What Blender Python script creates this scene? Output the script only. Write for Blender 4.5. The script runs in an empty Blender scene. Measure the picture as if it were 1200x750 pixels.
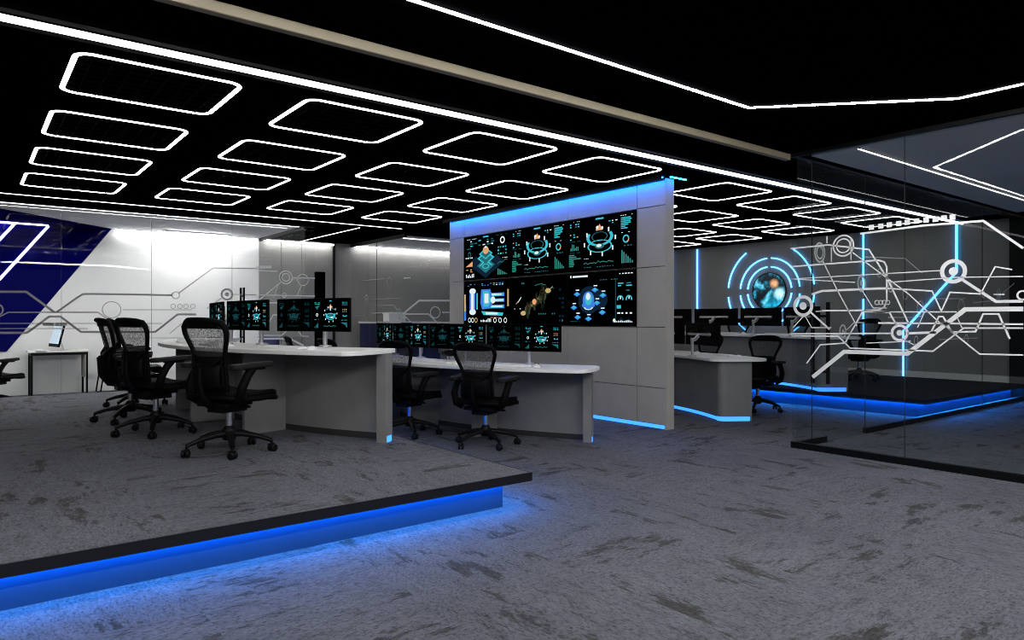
import bpy, math, random
from mathutils import Matrix, Vector
C = bpy.context.scene.collection
PI = math.pi
R_ = math.radians
rnd = random.Random(7)

# ------------------------------------------------------------ mesh builder
class MB:
    def __init__(s): s.v=[]; s.f=[]; s.m=[]; s.sm=[]
    def add(s, vs, fs, mi=0, smooth=False, M=None):
        b=len(s.v)
        s.v += [tuple(M@Vector(p)) for p in vs] if M is not None else [tuple(p) for p in vs]
        for f in fs:
            s.f.append(tuple(b+i for i in f)); s.m.append(mi); s.sm.append(smooth)
        return s
    def box(s, x0,x1,y0,y1,z0,z1, mi=0, M=None):
        vs=[(x,y,z) for z in (z0,z1) for y in (y0,y1) for x in (x0,x1)]
        return s.add(vs,[(0,2,3,1),(4,5,7,6),(0,1,5,4),(2,6,7,3),(0,4,6,2),(1,3,7,5)],mi,False,M)
    def cbox(s, c, d, rz=0, mi=0):
        M=Matrix.Translation(c)@Matrix.Rotation(rz,4,'Z')
        a,b,e=d[0]/2,d[1]/2,d[2]/2
        return s.box(-a,a,-b,b,-e,e,mi,M)
    def prism(s, pts, z0, z1, mi=0, M=None):
        n=len(pts)
        a=sum(pts[i][0]*pts[(i+1)%n][1]-pts[(i+1)%n][0]*pts[i][1] for i in range(n))
        if a<0: pts=pts[::-1]
        vs=[(p[0],p[1],z0) for p in pts]+[(p[0],p[1],z1) for p in pts]
        fs=[tuple(range(n-1,-1,-1)),tuple(range(n,2*n))]+[(i,(i+1)%n,n+(i+1)%n,n+i) for i in range(n)]
        return s.add(vs,fs,mi,False,M)
    def ring(s, out, inn, z0, z1, mi=0, M=None):      # band between two outlines of equal count
        n=len(out)
        vs=[(p[0],p[1],z) for z in (z0,z1) for L in (out,inn) for p in L]
        fs=[]
        for i in range(n):
            j=(i+1)%n
            fs+=[(i,n+i,n+j,j),(2*n+i,2*n+j,3*n+j,3*n+i),(i,j,2*n+j,2*n+i),(n+i,3*n+i,3*n+j,n+j)]
        return s.add(vs,fs,mi,False,M)
    def strip(s, A, B, z0, z1, mi=0, M=None, caps=True):          # open band between two polylines
        n=len(A)
        vs=[(p[0],p[1],z) for z in (z0,z1) for L in (A,B) for p in L]
        fs=[]
        for i in range(n-1):
            j=i+1
            fs+=[(i,n+i,n+j,j),(2*n+i,2*n+j,3*n+j,3*n+i),(i,j,2*n+j,2*n+i),(n+i,3*n+i,3*n+j,n+j)]
        if caps: fs+=[(0,2*n,3*n,n),(n-1,2*n-1,4*n-1,3*n-1)]
        return s.add(vs,fs,mi,False,M)
    def tube(s, path, r, n=10, closed=False, mi=0, M=None, flat=1.0, smooth=True):
        P=[Vector(p) for p in path]; k=len(P)
        rr=r if isinstance(r,(list,tuple)) else [r]*k
        vs=[]; fs=[]; up=None
        for i in range(k):
            t=(P[(i+1)%k]-P[i-1]) if closed else (P[min(i+1,k-1)]-P[max(i-1,0)])
            t.normalize()
            if up is None:
                a=Vector((0,0,1)) if abs(t.z)<.9 else Vector((1,0,0))
                up=(a-t*a.dot(t)).normalized()
            else:
                up=(up-t*up.dot(t)).normalized()
            sd=t.cross(up)
            for q in range(n):
                an=2*PI*q/n
                vs.append(P[i]+sd*(math.cos(an)*rr[i])+up*(math.sin(an)*rr[i]*flat))
        m=k if closed else k-1
        for i in range(m):
            j=(i+1)%k
            for q in range(n):
                w=(q+1)%n
                fs.append((i*n+q,i*n+w,j*n+w,j*n+q))
        s.add(vs,fs,mi,smooth,M)
        if not closed:
            s.add([vs[q] for q in range(n)],[tuple(range(n-1,-1,-1))],mi,False,M)
            s.add([vs[(k-1)*n+q] for q in range(n)],[tuple(range(n))],mi,False,M)
        return s
    def lathe(s, prof, n=16, mi=0, M=None, smooth=True):
        vs=[(r*math.cos(2*PI*q/n),r*math.sin(2*PI*q/n),z) for r,z in prof for q in range(n)]
        fs=[(i*n+q,i*n+(q+1)%n,(i+1)*n+(q+1)%n,(i+1)*n+q) for i in range(len(prof)-1) for q in range(n)]
        s.add(vs,fs,mi,smooth,M)
        k=len(prof)
        s.add(vs[:n],[tuple(range(n-1,-1,-1))],mi,False,M)
        s.add(vs[(k-1)*n:],[tuple(range(n))],mi,False,M)
        return s
    def grid(s, rows, mi=0, M=None, smooth=True):
        w=len(rows[0]); vs=[p for r in rows for p in r]
        fs=[(i*w+j,i*w+j+1,(i+1)*w+j+1,(i+1)*w+j) for i in range(len(rows)-1) for j in range(w-1)]
        return s.add(vs,fs,mi,smooth,M)
    def quad(s, a,b,c,d, mi=0): return s.add([a,b,c,d],[(0,1,2,3)],mi)

def put(name, mb, mats, parent=None, loc=None, rz=None, bevel=0, solid=0):
    me=bpy.data.meshes.new(name)
    me.from_pydata(mb.v,[],mb.f)
    for m in (mats if isinstance(mats,(list,tuple)) else [mats]): me.materials.append(m)
    for p,mi,sm in zip(me.polygons,mb.m,mb.sm): p.material_index=mi; p.use_smooth=sm
    me.update()
    o=bpy.data.objects.new(name,me); C.objects.link(o)
    if parent is not None: o.parent=parent
    if loc is not None: o.location=loc
    if rz is not None: o.rotation_euler=(0,0,rz)
    if solid:
        q=o.modifiers.new('solid','SOLIDIFY'); q.thickness=solid; q.offset=0
    if bevel:
        q=o.modifiers.new('bevel','BEVEL'); q.width=bevel; q.segments=2; q.limit_method='ANGLE'
    return o

def tag(o, label, cat=None, group=None, kind=None):
    o['label']=label
    if cat: o['category']=cat
    if group: o['group']=group
    if kind: o['kind']=kind
    return o
def thing(name, label, cat, loc=(0,0,0), rz=0, group=None, kind=None):
    o=bpy.data.objects.new(name,None); C.objects.link(o)
    o.empty_display_size=.1; o.location=loc; o.rotation_euler=(0,0,rz)
    return tag(o,label,cat,group,kind)
def copy_tree(o, parent=None):
    c=o.copy(); C.objects.link(c)
    if parent is not None: c.parent=parent
    for ch in [x for x in o.children]: copy_tree(ch,c)
    return c

# ------------------------------------------------------------ materials
def mat(name, col, rough=.6, metal=0, spec=.5, emit=None, es=0, mis=True):
    m=bpy.data.materials.new(name); m.use_nodes=True
    b=m.node_tree.nodes['Principled BSDF']
    b.inputs['Base Color'].default_value=(*col,1)
    b.inputs['Roughness'].default_value=rough
    b.inputs['Metallic'].default_value=metal
    b.inputs['Specular IOR Level'].default_value=spec
    if emit:
        b.inputs['Emission Color'].default_value=(*emit,1)
        b.inputs['Emission Strength'].default_value=es
    if not mis: m.cycles.emission_sampling='NONE'
    return m
def nodes(m): return m.node_tree.nodes, m.node_tree.links
def noisy(m, c2, scale=30, detail=4, lo=.4, hi=.6, stretch=(1,1,1)):
    n,l=nodes(m); b=n['Principled BSDF']; c1=tuple(b.inputs['Base Color'].default_value)
    tc=n.new('ShaderNodeTexCoord'); mp=n.new('ShaderNodeMapping'); mp.inputs['Scale'].default_value=stretch
    t=n.new('ShaderNodeTexNoise'); t.inputs['Scale'].default_value=scale; t.inputs['Detail'].default_value=detail
    r=n.new('ShaderNodeValToRGB'); r.color_ramp.elements[0].position=lo; r.color_ramp.elements[1].position=hi
    r.color_ramp.elements[0].color=c1; r.color_ramp.elements[1].color=(*c2,1)
    l.new(tc.outputs['Object'],mp.inputs['Vector']); l.new(mp.outputs[0],t.inputs['Vector'])
    l.new(t.outputs['Fac'],r.inputs['Fac']); l.new(r.outputs[0],b.inputs['Base Color'])
    return m

def carpet(name):
    m=mat(name,(.1,.1,.11),.95,spec=.1); n,l=nodes(m); b=n['Principled BSDF']
    tc=n.new('ShaderNodeTexCoord')
    # square tiles laid quarter-turned at random
    sc_=n.new('ShaderNodeVectorMath'); sc_.operation='SCALE'; sc_.inputs['Scale'].default_value=1/.8
    fl=n.new('ShaderNodeVectorMath'); fl.operation='FLOOR'
    l.new(tc.outputs['Object'],sc_.inputs[0]); l.new(sc_.outputs[0],fl.inputs[0])
    z0=n.new('ShaderNodeVectorMath'); z0.operation='MULTIPLY'; z0.inputs[1].default_value=(1,1,0); l.new(fl.outputs[0],z0.inputs[0])
    wn=n.new('ShaderNodeTexWhiteNoise'); wn.noise_dimensions='3D'; l.new(z0.outputs[0],wn.inputs['Vector'])
    gt=n.new('ShaderNodeMath'); gt.operation='GREATER_THAN'; gt.inputs[1].default_value=.55; l.new(wn.outputs['Value'],gt.inputs[0])
    sp=n.new('ShaderNodeSeparateXYZ'); l.new(tc.outputs['Object'],sp.inputs[0])
    sw=n.new('ShaderNodeCombineXYZ'); l.new(sp.outputs['Y'],sw.inputs['X']); l.new(sp.outputs['X'],sw.inputs['Y'])
    fx=n.new('ShaderNodeCombineXYZ'); l.new(sp.outputs['X'],fx.inputs['X']); l.new(sp.outputs['Y'],fx.inputs['Y'])
    mx=n.new('ShaderNodeMix'); mx.data_type='VECTOR'; l.new(gt.outputs[0],mx.inputs[0]); l.new(fx.outputs[0],mx.inputs[4]); l.new(sw.outputs[0],mx.inputs[5])
    off=n.new('ShaderNodeVectorMath'); off.operation='SCALE'; off.inputs['Scale'].default_value=.35; l.new(wn.outputs['Color'],off.inputs[0])
    ad=n.new('ShaderNodeVectorMath'); ad.operation='ADD'; l.new(mx.outputs[1],ad.inputs[0]); l.new(off.outputs[0],ad.inputs[1])
    def noise(scale,detail,st,rough=.6,src=None):
        mp=n.new('ShaderNodeMapping'); mp.inputs['Scale'].default_value=st
        t=n.new('ShaderNodeTexNoise'); t.inputs['Scale'].default_value=scale; t.inputs['Detail'].default_value=detail; t.inputs['Roughness'].default_value=rough
        l.new(src or ad.outputs[0],mp.inputs['Vector']); l.new(mp.outputs[0],t.inputs['Vector']); return t
    def ramp(t,stops):
        r=n.new('ShaderNodeValToRGB'); e=r.color_ramp.elements
        e[0].position,e[0].color=stops[0][0],(*stops[0][1],1); e[1].position,e[1].color=stops[-1][0],(*stops[-1][1],1)
        for p,c in stops[1:-1]:
            q=e.new(p); q.color=(*c,1)
        l.new(t.outputs['Fac'],r.inputs['Fac']); return r
    def mul(a,bb,f=1):
        x=n.new('ShaderNodeMix'); x.data_type='RGBA'; x.blend_type='MULTIPLY'; x.inputs[0].default_value=f
        l.new(a.outputs[2] if a.bl_idname=='ShaderNodeMix' else a.outputs[0],x.inputs[6]); l.new(bb.outputs[0],x.inputs[7]); return x
    base=ramp(noise(.7,4,(1,1,1),.6,tc.outputs['Object']),[(.35,CB0),(.65,CB1)])
    patch=ramp(noise(2.6,10,(.6,1.7,1),.76),[(.365,(.46,.43,.38)),(.415,(.55,.52,.47)),(.445,(1,1,1))])
    patch2=ramp(noise(9,9,(.5,1.7,1),.8),[(.35,(.55,.53,.50)),(.41,(.86,.85,.83)),(.48,(1,1,1)),(.64,(1.12,1.12,1.13))])
    fine=ramp(noise(60,5,(.7,1.4,1),.9),[(.38,(.36,.36,.36)),(.47,(.95,.95,.95)),(.62,(1.35,1.35,1.36))])
    x=mul(mul(mul(base,patch),patch2),fine)
    l.new(x.outputs[2],b.inputs['Base Color'])
    bp=n.new('ShaderNodeBump'); bp.inputs['Strength'].default_value=.2; bp.inputs['Distance'].default_value=.005
    l.new(noise(160,3,(1,1,1)).outputs['Fac'],bp.inputs['Height']); l.new(bp.outputs[0],b.inputs['Normal'])
    return m

def glassmat(name, tint=(.93,.95,.95), ior=1.32):
    m=bpy.data.materials.new(name); m.use_nodes=True; n,l=nodes(m); n.clear()
    out=n.new('ShaderNodeOutputMaterial'); mx=n.new('ShaderNodeMixShader'); tr=n.new('ShaderNodeBsdfTransparent'); gl=n.new('ShaderNodeBsdfGlossy')
    tr.inputs[0].default_value=(*tint,1); gl.inputs['Roughness'].default_value=0; gl.inputs[0].default_value=(1,1,1,1)
    fr=n.new('ShaderNodeFresnel'); fr.inputs[0].default_value=ior
    g=n.new('ShaderNodeNewGeometry'); su=n.new('ShaderNodeMath'); su.operation='SUBTRACT'; su.inputs[0].default_value=1
    mu=n.new('ShaderNodeMath'); mu.operation='MULTIPLY'
    l.new(g.outputs['Backfacing'],su.inputs[1]); l.new(fr.outputs[0],mu.inputs[0]); l.new(su.outputs[0],mu.inputs[1])
    l.new(mu.outputs[0],mx.inputs[0]); l.new(tr.outputs[0],mx.inputs[1]); l.new(gl.outputs[0],mx.inputs[2]); l.new(mx.outputs[0],out.inputs[0])
    return m
def meshmat(name, col, alpha):
    m=mat(name,col,.7); n,l=nodes(m); b=n['Principled BSDF']
    tc=n.new('ShaderNodeTexCoord'); t=n.new('ShaderNodeTexNoise'); t.inputs['Scale'].default_value=90; t.inputs['Detail'].default_value=2
    mr=n.new('ShaderNodeMapRange'); mr.inputs[1].default_value=.3; mr.inputs[2].default_value=.7; mr.inputs[3].default_value=alpha-.16; mr.inputs[4].default_value=alpha+.16
    l.new(tc.outputs['Object'],t.inputs['Vector']); l.new(t.outputs['Fac'],mr.inputs[0]); l.new(mr.outputs[0],b.inputs['Alpha'])
    return m
def globemat():
    m=bpy.data.materials.new('globe_image'); m.use_nodes=True; n,l=nodes(m); b=n['Principled BSDF']
    b.inputs['Base Color'].default_value=(.005,.005,.01,1); b.inputs['Roughness'].default_value=.3
    tc=n.new('ShaderNodeTexCoord')
    t=n.new('ShaderNodeTexNoise'); t.inputs['Scale'].default_value=5.5; t.inputs['Detail'].default_value=7; t.inputs['Roughness'].default_value=.62
    t2=n.new('ShaderNodeTexNoise'); t2.inputs['Scale'].default_value=13; t2.inputs['Detail'].default_value=5
    r=n.new('ShaderNodeValToRGB'); e=r.color_ramp.elements
    e[0].position=.45; e[0].color=(.0006,.002,.006,1); e[1].position=.71; e[1].color=(.35,.9,1,1)
    q=e.new(.51); q.color=(.001,.07,.12,1); q=e.new(.58); q.color=(.01,.38,.58,1)
    l.new(tc.outputs['Object'],t.inputs['Vector']); l.new(t.outputs['Fac'],r.inputs['Fac'])
    def blob(loc,rad,col):
        vm=n.new('ShaderNodeVectorMath'); vm.operation='DISTANCE'; vm.inputs[1].default_value=loc
        l.new(tc.outputs['Object'],vm.inputs[0])
        mr=n.new('ShaderNodeMapRange'); mr.interpolation_type='SMOOTHSTEP'; mr.inputs[1].default_value=0; mr.inputs[2].default_value=rad; mr.inputs[3].default_value=1; mr.inputs[4].default_value=0
        l.new(vm.outputs['Value'],mr.inputs[0])
        mm=n.new('ShaderNodeMath'); mm.operation='MULTIPLY'; l.new(mr.outputs[0],mm.inputs[0]); l.new(t2.outputs['Fac'],mm.inputs[1])
        x=n.new('ShaderNodeMix'); x.data_type='RGBA'; x.blend_type='MULTIPLY'; x.inputs[0].default_value=1
        x.inputs[6].default_value=(*col,1); l.new(mm.outputs[0],x.inputs[7]); return x
    s=r.outputs[0]
    for loc,rad,col in (((0,-.24,-.06),.17,(1.7,3.6,4.0)),((0,-.12,.15),.13,(2.6,1.3,.6)),((0,-.1,-.26),.25,(.0,.55,.9))):
        a=n.new('ShaderNodeMix'); a.data_type='RGBA'; a.blend_type='ADD'; a.inputs[0].default_value=1
        l.new(s,a.inputs[6]); l.new(blob(loc,rad,col).outputs[2],a.inputs[7]); s=a.outputs[2]
    l.new(s,b.inputs['Emission Color']); b.inputs['Emission Strength'].default_value=1.0
    m.cycles.emission_sampling='NONE'
    return m

# tunables -----------------------------------------------------
WORLD=.28; EXPO=0; S_FRAME=6.5; S_MAIN=4; S_POLY=125; S_BLUE=105
CB0=(.094,.096,.110); CB1=(.120,.122,.138)

M={}
M['carpet']=carpet('carpet_grey')
M['carpetd']=noisy(mat('carpet_stage',(.022,.022,.023),.95,spec=.05),(.030,.030,.031),60)
M['black']=mat('black_paint',(.0008,.0008,.001),.9,spec=0)
M['blackm']=mat('black_metal',(.003,.003,.0035),.5,spec=.15)
M['chair']=mat('chair_black',(.0016,.0016,.0017),.6,spec=.07)
M['pad']=mat('armrest_black',(.010,.010,.010),.6,spec=.15)
M['web']=meshmat('chair_mesh',(.02,.02,.02),.66)
M['chrome']=mat('chrome',(.75,.75,.78),.18,1)
M['alu']=mat('brushed_aluminium',(.55,.55,.56),.35,.7)
M['fascia']=mat('platform_fascia',(.009,.009,.012),.6,spec=.15)
M['riser']=mat('riser_paint',(.012,.06,.15),.5,spec=.2)
M['top']=noisy(mat('white_laminate',(.80,.79,.76),.45,spec=.2),(.82,.81,.78),8)
M['edge']=mat('laminate_edge',(.42,.41,.40),.5)
M['desk']=noisy(mat('grey_panel',(.185,.182,.180),.55),(.20,.197,.195),6)
M['vwall']=noisy(mat('panel_taupe',(.36,.345,.315),.5,spec=.4),(.38,.365,.335),3)
M['seam']=mat('seam_dark',(.02,.02,.02),.8)
M['wallg']=noisy(mat('grey_wall',(.27,.262,.25),.7),(.29,.28,.27),4)
M['wallw']=noisy(mat('white_wall',(.80,.80,.79),.45),(.82,.82,.81),3)
M['wallk']=mat('black_wall',(.006,.006,.006),.6)
M['ceilw']=noisy(mat('pale_ceiling',(.80,.80,.84),.8),(.82,.82,.86),2)
M['navy']=mat('navy_gloss',(.0015,.0015,.085),.6,spec=0)
M['navy2']=mat('navy_fabric',(.006,.009,.07),.6)
M['beige']=mat('beige_trim',(.25,.21,.14),.6)
M['base']=mat('white_baseboard',(.7,.69,.66),.5)
M['glass']=glassmat('clear_glass'); M['glass2']=glassmat('office_glass',(.96,.965,.96),1.2)
M['film']=mat('white_film',(.88,.88,.86),.6,emit=(1,1,1),es=0)
M['filmg']=mat('grey_film',(.36,.355,.345),.6)
M['white']=mat('white_plastic',(.8,.8,.8),.4)
M['paper']=mat('white_paper',(.85,.85,.84),.8)
M['bezel']=mat('bezel_black',(.002,.002,.002),.6,spec=.05)
M['lcd']=mat('dark_display',(.0008,.0010,.0012),.5,spec=0)
M['led']=mat('white_led',(1,1,1),emit=(1,.985,.96),es=S_FRAME)
M['ledmain']=mat('white_led_main',(1,1,1),emit=(1,.985,.96),es=S_MAIN)
M['ledpoly']=mat('white_led_line',(1,1,1),emit=(.97,.98,1),es=S_POLY)
M['ledcove']=mat('white_led_cove',(1,1,1),emit=(1,1,1),es=17)
M['ledadded']=mat('white_led_added',(1,1,1),emit=(1,1,1),es=190)
M['ledcove2']=mat('white_led_wash',(1,1,1),emit=(1,1,1),es=45)
M['blue']=mat('blue_led',(.1,.2,.5),emit=(.006,.25,1),es=S_BLUE)
M['bluec']=mat('blue_led_cove',(.1,.2,.5),emit=(.004,.15,1),es=80)
M['bluev']=mat('blue_led_line',(.1,.2,.5),emit=(.03,.23,1),es=2.1)
M['bluew']=mat('blue_led_tube',(.1,.2,.5),emit=(.075,.37,1),es=6)
EM=lambda n,c,s: mat(n,(.0,.0,.0),.5,spec=0,emit=c,es=s,mis=False)
SCR=[EM('image_cyan',(.05,.50,.60),1),EM('image_teal',(.018,.15,.17),1),EM('image_white',(.75,.85,.88),1),EM('image_orange',(.8,.36,.16),1),EM('image_blue',(.05,.22,.75),1),EM('image_green',(.04,.25,.21),1),EM('image_navy',(.005,.016,.035),1),EM('image_gold',(.55,.40,.16),1)]
DIM=[EM('faint_'+str(i),tuple(x*.07 for x in c),1) for i,c in enumerate([(.1,.7,.8),(.06,.4,.42),(.5,.6,.6),(.6,.3,.2),(.05,.22,.75),(.1,.45,.4),(.012,.04,.085),(.5,.4,.2)])]

# ------------------------------------------------------------ the setting
ZP=.235            # height of both raised floors
ZC=2.86            # underside of the black ceiling
st=lambda name,mb,m,label,cat,**k: tag(put(name,mb,m,**k),label,cat,kind='structure')
st('floor',MB().box(-5,13.2,-4,14.2,-.1,0),M['carpet'],'dark grey distressed carpet across the whole control room','floor')
st('ceiling',MB().box(-5,13.2,-4,14.2,ZC,ZC+.1),M['black'],'matt black ceiling over the control room','ceiling')
st('wall_left',MB().box(-5,4.58,14,14.12,0,ZC),M['wallw'],'bright white wall behind the glass front with graphics','wall')
st('wall_back',MB().box(4.58,13.2,14,14.12,0,ZC),M['wallg'],'grey washed wall behind the video wall','wall')
st('wall_right',MB().box(13.1,13.2,3.87,14,0,ZC),M['wallg'],'grey wall that carries the globe and blue light lines','wall')
st('wall_side',MB().box(13.1,13.2,-4,3.87,0,ZC),M['wallk'],'black wall of the glass room beyond the stage','wall')
st('wall_dark_added',MB().box(-5.1,-5,-4,14.2,0,ZC),M['wallk'],'unseen dark wall added at the far side of the raised floor','wall')  # added out of view to cut side fill on desks and chairs
st('baseboard_right',MB().box(13.08,13.1,3.87,9.5,ZP,ZP+.105),M['base'],'white baseboard under the grey wall on the stage','baseboard')
st('baseboard_side',MB().box(13.08,13.1,-2,3.60,.235,.34),M['base'],'white baseboard along the black wall','baseboard')
st('trim_1',MB().box(-4,6.34,3.70,3.76,2.80,2.86),M['beige'],'beige batten crossing the black ceiling','trim',bevel=.006)
st('trim_2',MB().box(6.12,6.16,13.95,14.0,0,ZC),M['blackm'],'thin black strip on the grey wall behind the desks','trim')
# front bulkhead and ceiling strips around the white ceiling line
b=MB().box(-4,13.1,4.38,4.44,2.83,ZC).box(-4,13.1,4.66,4.70,2.845,ZC)
st('trim_3',b,M['blackm'],'black bulkhead edges beside the long white ceiling line','trim')
# pale ceilings inside the glass rooms
st('ceiling_glass_room',MB().box(6.47,12.25,-4,3.56,2.83,2.855),M['ceilw'],'pale grey ceiling panel inside the glass room','ceiling')
st('ceiling_white_office',MB().box(-5,4.54,11.76,13.98,2.835,2.855),M['ceilw'],'pale ceiling of the white office behind glass','ceiling')
st('ceiling_grey_office',MB().box(6.62,10.5,11.68,13.98,2.835,2.855),M['ceilw'],'pale ceiling of the grey office behind glass','ceiling')

def raised(name,label,x0,x1,y0,y1,inset,edges,cm):
    t=thing(name,label,'platform',(0,0,0),kind='structure')
    put('deck',MB().box(x0+.012,x1-.012,y0+.012,y1-.012,ZP-.028,ZP),cm,t)
    f=MB()
    f.box(x0,x1,y0,y0+.012,ZP-.055,ZP+.001); f.box(x0,x1,y1-.012,y1,ZP-.055,ZP+.001)
    f.box(x0,x0+.012,y0+.012,y1-.012,ZP-.055,ZP+.001); f.box(x1-.012,x1,y0+.012,y1-.012,ZP-.055,ZP+.001)
    put('fascia',f,M['fascia'],t)
    put('riser',MB().box(x0+inset,x1-inset,y0+inset,y1-inset,0,ZP-.028),M['riser'],t)
    e=MB(); g=.016; z0,z1=ZP-.044,ZP-.030
    if 'f' in edges: e.box(x0+inset,x1-inset,y0+.100,y0+.118,z0,z1)
    if 'r' in edges: e.box(x1-.118,x1-.100,y0+inset*.6,y1-inset,z0,z1)
    if 'l' in edges: e.box(x0+.100,x0+.118,y0+inset*.6,y1-inset,z0,z1)
    l=put('light_strip',e,M['blue'],t); l['label']='blue light strip under the lip'
    return t
raised('floor_platform','raised carpeted floor with black edge and blue glow beneath',-4.5,2.96,3.57,11.2,.14,'fr',M['carpet'])
raised('floor_stage','dark raised stage with blue glow along its edge',9.44,13.09,3.70,11.3,.14,'fl',M['carpetd'])

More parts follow.
